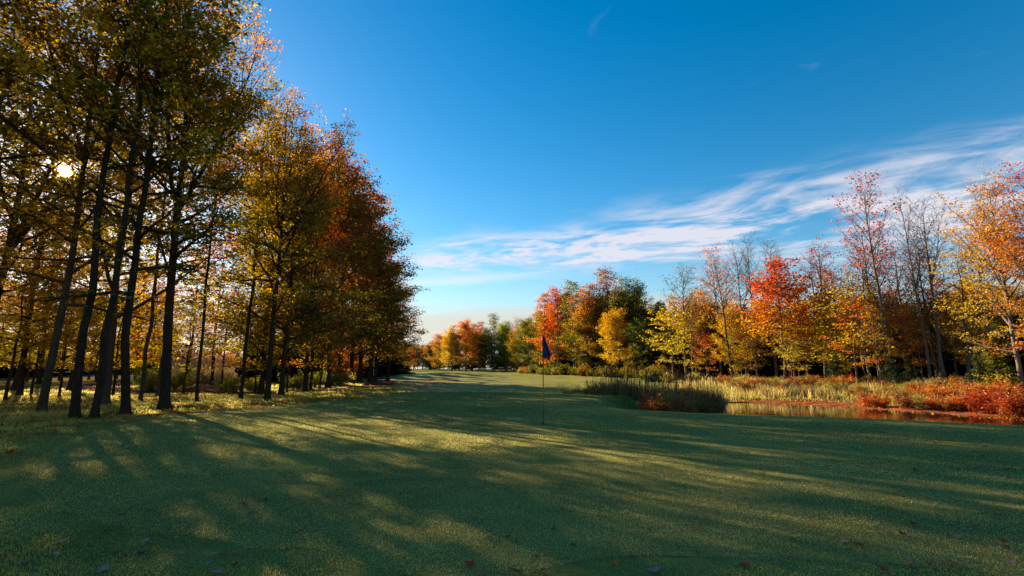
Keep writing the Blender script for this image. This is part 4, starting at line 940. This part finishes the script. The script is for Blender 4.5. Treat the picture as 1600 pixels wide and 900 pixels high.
# young spruces by the right edge
for (px, Y, h, lab) in [(1562, 29.5, 3.4, 'young bluish green spruce in front of the big orange tree'), (1532, 29, 2.2, 'smaller young spruce left of the taller young one'), (1545, 31, 2.6, 'young spruce half hidden between two others'), (1398, 35, 2.4, 'small bright hemlock at the foot of the tallest tree'), (1310, 38, 2.6, 'small dark green hemlock right of the scarlet maple'), (1425, 35.5, 2.2, 'small hemlock left of the bare pair')]:
    x = X_at(px, Y); tree('young_spruce', 'young_spruce', x, Y, h, 'hemlock' if h < 3 else 'olive', lab, 'young evergreens by the pond', None, BARK_BR, (0, 0), 1.0, 'young spruce')

# ------------------------------------------------------------------ flagstick
def flagstick():
    fx, fy = G(849.5, 660, 0.0); z0 = gz(fx, fy)+.008; Hf = Z_at(522, fy)-z0
    root = link('flagstick', None, loc=(fx, fy, z0)); tag(root, 'golf flagstick with hanging blue pennant standing in the hole', 'flagstick')
    m, t, bs, out = mat('pole_paint')
    tc = t.new('ShaderNodeTexCoord'); sp = t.new('ShaderNodeSeparateXYZ'); t.put(sp.inputs[0], tc.outputs['Object'])
    c = t.ramp(t.math('DIVIDE', sp.outputs[2], Hf), [(0, (.02, .02, .02)), (.18, (.03, .025, .02)), (.22, (.26, .13, .05)), (.52, (.30, .15, .055)), (.55, (.05, .04, .035)), (.72, (.02, .018, .018))])
    t.put(bs.inputs['Base Color'], c); bs.inputs['Roughness'].default_value = .45
    z = np.array([-.15, 0, .3, .32, Hf-.02, Hf]); r = np.array([.017, .017, .017, .014, .012, .005])
    V, F = tubes([(np.stack([z*0, z*0, z], 1), r)], 12); link('pole', make_mesh('pole', V, [F], [m], smooth=True), root)
    kb = np.linspace(0, math.pi, 7); V, F = tubes([(np.stack([kb*0, kb*0, Hf+.012-np.cos(kb)*.014], 1), np.maximum(np.sin(kb)*.014, .0006))], 10)
    link('finial', make_mesh('finial', V, [F], [m], smooth=True), root)
    # pennant: hangs limp, folded towards the pole
    m2, t2, b2, o2 = mat('blue_nylon'); b2.inputs['Base Color'].default_value = (.006, .012, .13, 1); b2.inputs['Roughness'].default_value = .55
    b2.inputs['Sheen Weight'].default_value = .3
    tr = t2.new('ShaderNodeBsdfTranslucent'); tr.inputs[0].default_value = (.02, .035, .35, 1); mx = t2.new('ShaderNodeMixShader'); mx.inputs[0].default_value = .3
    t2.l.new(b2.outputs[0], mx.inputs[1]); t2.l.new(tr.outputs[0], mx.inputs[2]); t2.l.new(mx.outputs[0], o2.inputs[0])
    NU, NV = 22, 26; V = []; sc_ = Hf/2.13
    for j in range(NV):
        v = j/(NV-1)
        for i in range(NU):
            u = i/(NU-1)
            # v 0 top .. 1 bottom; outline: right edge slants out to the low corner
            wid = (.012+.19*v**.92)*sc_; zt = Hf-.03-(.56*v)*sc_+(.075*u*v*v)*sc_
            V.append((u*wid+.009, math.sin(u*9+v*2.2)*.026*(.25+v)*min(1, u*3)+.012*math.sin(u*21+v*5)*v*u, zt-.03*math.sin(u*3.0)*v))
    i = (np.arange(NV-1)[:, None]*NU+np.arange(NU-1)[None]).ravel()
    fm = make_mesh('flag', np.array(V), [np.stack([i, i+1, i+NU+1, i+NU], 1)], [m2], smooth=True); fo = link('flag', fm, root)
    so = fo.modifiers.new('cloth', 'SOLIDIFY'); so.thickness = .0015
    # cup sunk in the turf
    m3, t3, b3, o3 = mat('cup_dark'); b3.inputs['Base Color'].default_value = (.02, .02, .02, 1)
    P = np.array([(0, 0, .004), (0, 0, .0045)]); th = np.arange(24)*2*math.pi/24
    V = np.vstack([np.stack([.054*np.cos(th), .054*np.sin(th), th*0+.003], 1), np.stack([.050*np.cos(th), .050*np.sin(th), th*0+.0045], 1), np.stack([.050*np.cos(th), .050*np.sin(th), th*0+.001], 1), np.array([(0, 0, .001)])])
    a = np.arange(24); b = (a+1) % 24
    link('cup', make_mesh('cup', V, [np.concatenate([np.stack([a, b, b+24, a+24], 1), np.stack([a+24, b+24, b+48, a+48], 1)]), np.stack([a+48, b+48, a*0+72], 1)], [m3]), root)
flagstick()

# ------------------------------------------------------------------ fallen leaves
def maple_leaf(seed, curl):
    rng = np.random.default_rng(seed)
    out = [(0, -.02), (.18, -.10), (.42, -.06), (.30, .10), (.62, .22), (.44, .30), (.50, .44), (.26, .40), (.22, .60), (.12, .56), (0, .95), (-.12, .56), (-.22, .60), (-.26, .40), (-.50, .44), (-.44, .30), (-.62, .22), (-.30, .10), (-.42, -.06), (-.18, -.10)]
    P = np.array(out)+rng.normal(0, .02, (20, 2)); c = np.array((0, .2)); V = [(c[0], c[1], 0)]
    for k in (.55, 1.0):
        for p in P:
            q = c+(p-c)*k; r = np.hypot(*(q-c)); V.append((q[0], q[1], curl*r*r*(.7+.5*math.sin(math.atan2(q[1]-.2, q[0])*3+seed))+.02*rng.normal()*k))
    V = np.array(V); a = np.arange(20); b = (a+1) % 20
    st, sf = tubes([(np.array([(0, 0, 0), (.03, -.2, .03), (.1, -.42, .10)]), np.array((.018, .013, .01)))], 4)
    F = [np.stack([a*0, a+1, b+1], 1), np.vstack([np.stack([a+1, a+21, b+21, b+1], 1), sf+len(V)])]
    V = np.vstack([V, st]); V[:, 2] -= V[:, 2].min(); return V, F
M_FL = {}
for nm, c in {'pale pink': (.42, .20, .15), 'dark red': (.20, .03, .022), 'red': (.40, .05, .03), 'brown': (.13, .07, .045), 'orange': (.48, .14, .03)}.items():
    m, t, bs, out = mat('fallen_leaf_'+nm.replace(' ', '_')); geo = t.new('ShaderNodeTexCoord')
    n_ = t.noise(geo.outputs['Object'], 3.5, 5); t.put(bs.inputs['Base Color'], t.mix(n_, tuple(v*.6 for v in c)+(1,), tuple(min(1, v*1.35) for v in c)+(1,)))
    bs.inputs['Roughness'].default_value = .7; bs.inputs['Specular IOR Level'].default_value = .12; M_FL[nm] = m
LF = []
for i, cu in enumerate((.5, .9, -.5, .3)):
    V, F = maple_leaf(300+i, cu); LF.append(make_mesh('fallen_leaf', V, F, [M_FL['red']]))
where = lambda px, py: ('near the bottom edge' if py > 850 else 'in the nearer half of the green' if py > 770 else 'in the middle of the green' if py > 700 else 'in the far part of the green')+(', left part' if px < 530 else ', middle part' if px < 1060 else ', right part')
fl = [(93, 848, 'pale pink', 1.2, 'pale pink leaf on the dark grass furthest left'), (169, 889, 'pale pink', 1.3, 'pale leaf lying at the bottom edge toward the left corner'), (225, 846, 'pale pink', 1.0, 'small pale leaf right of the leftmost pink one'),
 (162, 831, 'dark red', 1.2, 'dark red leaf between the two pale leaves at the left'), (350, 866, 'orange', 1.3, 'red orange leaf touching a pale leaf in the dark front grass'), (364, 866, 'pale pink', .7, 'small pale leaf resting between two orange leaves'), (379, 864, 'orange', 1.0, 'orange leaf right of the pale one in the dark front grass'),
 (338, 897, 'pale pink', 1.4, 'pale leaf cut by the bottom edge below the orange leaves'), (284, 831, 'dark red', .7, None), (381, 790, 'dark red', .9, None), (267, 798, 'brown', .6, None), (10, 868, 'red', 1.0, 'dull red leaf at the left edge'),
 (739, 885, 'red', 1.3, 'pink red leaf at the bottom edge left of centre'), (752, 897, 'pale pink', 1.0, None), (806, 868, 'pale pink', .7, None), (803, 892, 'dark red', 1.5, 'dark red leaf at the bottom edge just below the flagstick'), (838, 889, 'pale pink', .8, None), (862, 828, 'brown', .9, 'brown leaf in line with and below the flagstick'),
 (963, 880, 'orange', .9, 'orange brown leaf at the bottom right of the flagstick'), (1021, 890, 'pale pink', 1.7, 'largest pale pink leaf at the bottom edge right of centre'), (1163, 882, 'red', 1.2, 'red leaf under a pale one at the bottom edge'), (1168, 876, 'pale pink', .9, None), (1219, 883, 'pale pink', .9, None), (1232, 897, 'orange', .9, None),
 (1382, 889, 'red', 1.0, None), (1488, 881, 'pale pink', 1.4, 'large pale leaf near the bottom right corner'), (1420, 876, 'pale pink', 1.0, None), (1580, 881, 'pale pink', .9, None), (1318, 846, 'pale pink', 1.1, 'pale pink leaf beside a red leaf on the right'), (1339, 852, 'red', 1.3, 'red leaf beside a pale pink one on the right'),
 (1426, 820, 'red', 1.2, None), (1527, 824, 'red', 1.1, None), (1560, 811, 'pale pink', 1.1, None), (1570, 849, 'red', 1.1, None), (1599, 870, 'red', .9, None), (1294, 760, 'dark red', 1.2, 'dark leaf standing on edge alone on the right of the green'), (1194, 751, 'brown', .7, None),
 (1432, 736, 'brown', 1.3, None), (1526, 734, 'brown', 1.5, None), (1571, 735, 'dark red', 1.3, None), (1586, 735, 'dark red', 1.2, None), (1557, 770, 'pale pink', 1.0, None), (1576, 748, 'dark red', .9, None), (1504, 718, 'red', 1.1, None), (1543, 728, 'red', .8, None), (1540, 699, 'dark red', 1.0, None), (1555, 706, 'dark red', 1.0, None), (1570, 722, 'dark red', .9, None),
 (1449, 690, 'dark red', 1.0, None), (1460, 693, 'dark red', 1.0, None), (1505, 689, 'brown', .9, None), (1588, 683, 'brown', 1.3, None), (972, 665, 'dark red', .9, None), (981, 663, 'red', 1.1, 'reddish leaf, right one of the pair past the flagstick'), (999, 668, 'brown', .8, None), (1066, 664, 'brown', .9, None), (966, 679, 'brown', .8, None), (1164, 706, 'dark red', 1.0, None), (901, 713, 'brown', .6, None), (940, 714, 'brown', .6, None), (955, 679, 'brown', .8, None),
 (500, 661, 'dark red', .9, None), (472, 679, 'dark red', .8, None), (440, 688, 'dark red', .7, None), (322, 735, 'brown', 1.2, None), (215, 698, 'red', .8, None), (165, 741, 'dark red', .9, None), (72, 706, 'dark red', .8, None), (850, 697, 'brown', .5, None), (530, 675, 'brown', .7, None), (640, 705, 'brown', .5, None), (700, 690, 'brown', .5, None), (1080, 690, 'brown', .6, None), (1230, 690, 'brown', .7, None), (1330, 700, 'brown', .7, None), (890, 800, 'brown', .6, None), (1120, 800, 'brown', .6, None), (640, 820, 'brown', .7, None), (560, 790, 'dark red', .7, None)]
rg2 = random.Random(12)
for i, (px, py, c, s, lab) in enumerate(fl):
    x, y = G(px, py, 0.01); x, y = G(px, py, gz(x, y)+.01); sz = .052*s*(1+.02*y)
    o = link('fallen_leaf', LF[i % 4], loc=(x, y, gz(x, y)+.017), rot=(rg2.uniform(-.35, .35), rg2.uniform(-.35, .35), rg2.uniform(0, 6.28)), scale=(sz, sz, sz))
    o.material_slots[0].link = 'OBJECT'; o.material_slots[0].material = M_FL[c]
    tag(o, lab or f'small {c} fallen leaf {where(px, py)}', 'fallen leaf', 'fallen leaves on the green')
for i in range(160):
    px, py = rg2.uniform(0, 1600), 690+205*rg2.random()**.8; x, y = G(px, py, 0.01); c = rg2.choice(['dark red', 'brown', 'red', 'dark red', 'red', 'orange', 'pale pink']); sz = .062*rg2.uniform(.35, .8)*(1+.02*y)
    o = link('fallen_leaf', LF[i % 4], loc=(x, y, gz(x, y)+.014), rot=(rg2.uniform(-.35, .35), rg2.uniform(-.35, .35), rg2.uniform(0, 6.28)), scale=(sz, sz, sz))
    o.material_slots[0].link = 'OBJECT'; o.material_slots[0].material = M_FL[c]
    tag(o, f'tiny {c} fallen leaf {where(px, py)}', 'fallen leaf', 'fallen leaves on the green')
def litter():
    """leaf litter below the row and on the pond bank"""
    rng = np.random.default_rng(31); C = []
    n = 42000; x = rng.uniform(-34, -5.5, n); y = rng.uniform(7, 60, n); p = poly_sd(GREEN, x, y)
    k = (p > .1) & (rng.uniform(0, 1, n) < .15+.85*ss(.42, .62, vnoise(x, y, .5, 51))) & (rng.uniform(0, 1, n) < np.clip(16/y, 0, 1)); C.append(np.stack([x[k], y[k]], 1))
    n = 12000; x = rng.uniform(10, 34, n); y = rng.uniform(10, 34, n); k = (poly_sd(MAT, x, y) < .6) & (rng.uniform(0, 1, n) < .3+.7*vnoise(x, y, .9, 52)); C.append(np.stack([x[k], y[k]], 1))
    C = np.vstack(C); z = np.maximum(ground_z(C[:, 0], C[:, 1])+.025, W_Z+.012); C = np.column_stack([C, z]); 
    lv = leaf_quads(rng, C, .11, np.full(len(C), .5), rng.uniform(0, 1, len(C)), .25, (.4, .1, .6))
    o = link('leaf_litter', make_mesh('leaf_litter', lv[0], [lv[1]], [LM['shrub_red']], {'var': lv[2], 'rnd': lv[3]})); tag(o, 'orange and brown fallen leaves strewn under the maples and on the muddy bank', 'leaf litter', None, 'stuff')
litter()

# ------------------------------------------------------------------ a gap between the leaves where the sun looks through
def sun_gap():
    o = np.array((0, 0, CAM_H)); d = np.array(sd)
    bpy.context.view_layer.update()
    for root in TREES:
        p = np.array(root.location); tpar = p[:2] @ d[:2]/(d[:2] @ d[:2])
        if tpar < 0 or np.hypot(*(p[:2]-d[:2]*tpar)) > 9 or tpar > 70: continue
        for cr in root.children:
            if cr.name.startswith('trunk'):
                me = cr.data; n = len(me.vertices); co = np.empty(n*3, dtype=np.float32); me.vertices.foreach_get('co', co); co = co.reshape(-1, 3)
                M = np.array(cr.matrix_world); c = co @ M[:3, :3].T+M[:3, 3]-o; t = c @ d; nearv = (np.linalg.norm(c-t[:, None]*d, axis=1) < .10+t*.010) & (t > 0)
                F = np.empty(len(me.loops), dtype=np.int32); me.loops.foreach_get('vertex_index', F)
                if not nearv.any() or len(F) != 4*len(me.polygons): continue
                F = F.reshape(-1, 4); F = F[(F[:, 0] < 26*12) | ~nearv[F].any(1)]; mt = cr.material_slots[0].material
                cr.data = make_mesh(me.name, co, [F], [mt], smooth=True); cr.material_slots[0].link = 'OBJECT'; cr.material_slots[0].material = mt; continue
            if not cr.name.startswith('crown'): continue
            me = cr.data; n = len(me.vertices); co = np.empty(n*3, dtype=np.float32); me.vertices.foreach_get('co', co); co = co.reshape(-1, 3)
            M = np.array(cr.matrix_world); w = co @ M[:3, :3].T+M[:3, 3]; c = w.reshape(-1, 4, 3).mean(1)-o
            t = c @ d; dist = np.linalg.norm(c-t[:, None]*d, axis=1); bad = ((dist < .05+t*.006) | ((dist < t*.075) & (np.random.default_rng(3).uniform(0, 1, len(t)) < .5*(1-dist/(t*.075+1e-6))**.6))) & (t > 0)
            if not bad.any(): continue
            k = ~bad; co2 = co.reshape(-1, 4, 3)[k].reshape(-1, 3); m = int(k.sum()); at = {}
            for a in ('var', 'rnd'):
                v = np.empty(n, dtype=np.float32); me.attributes[a].data.foreach_get('value', v); at[a] = v.reshape(-1, 4)[k].ravel()
            i = np.arange(m)*4; F = np.concatenate([np.stack([i, i+1, i+2], 1), np.stack([i, i+2, i+3], 1)]); mt = cr.material_slots[0].material
            cr.data = make_mesh(me.name, co2, [F], [mt], at); cr.material_slots[0].link = 'OBJECT'; cr.material_slots[0].material = mt
sun_gap()
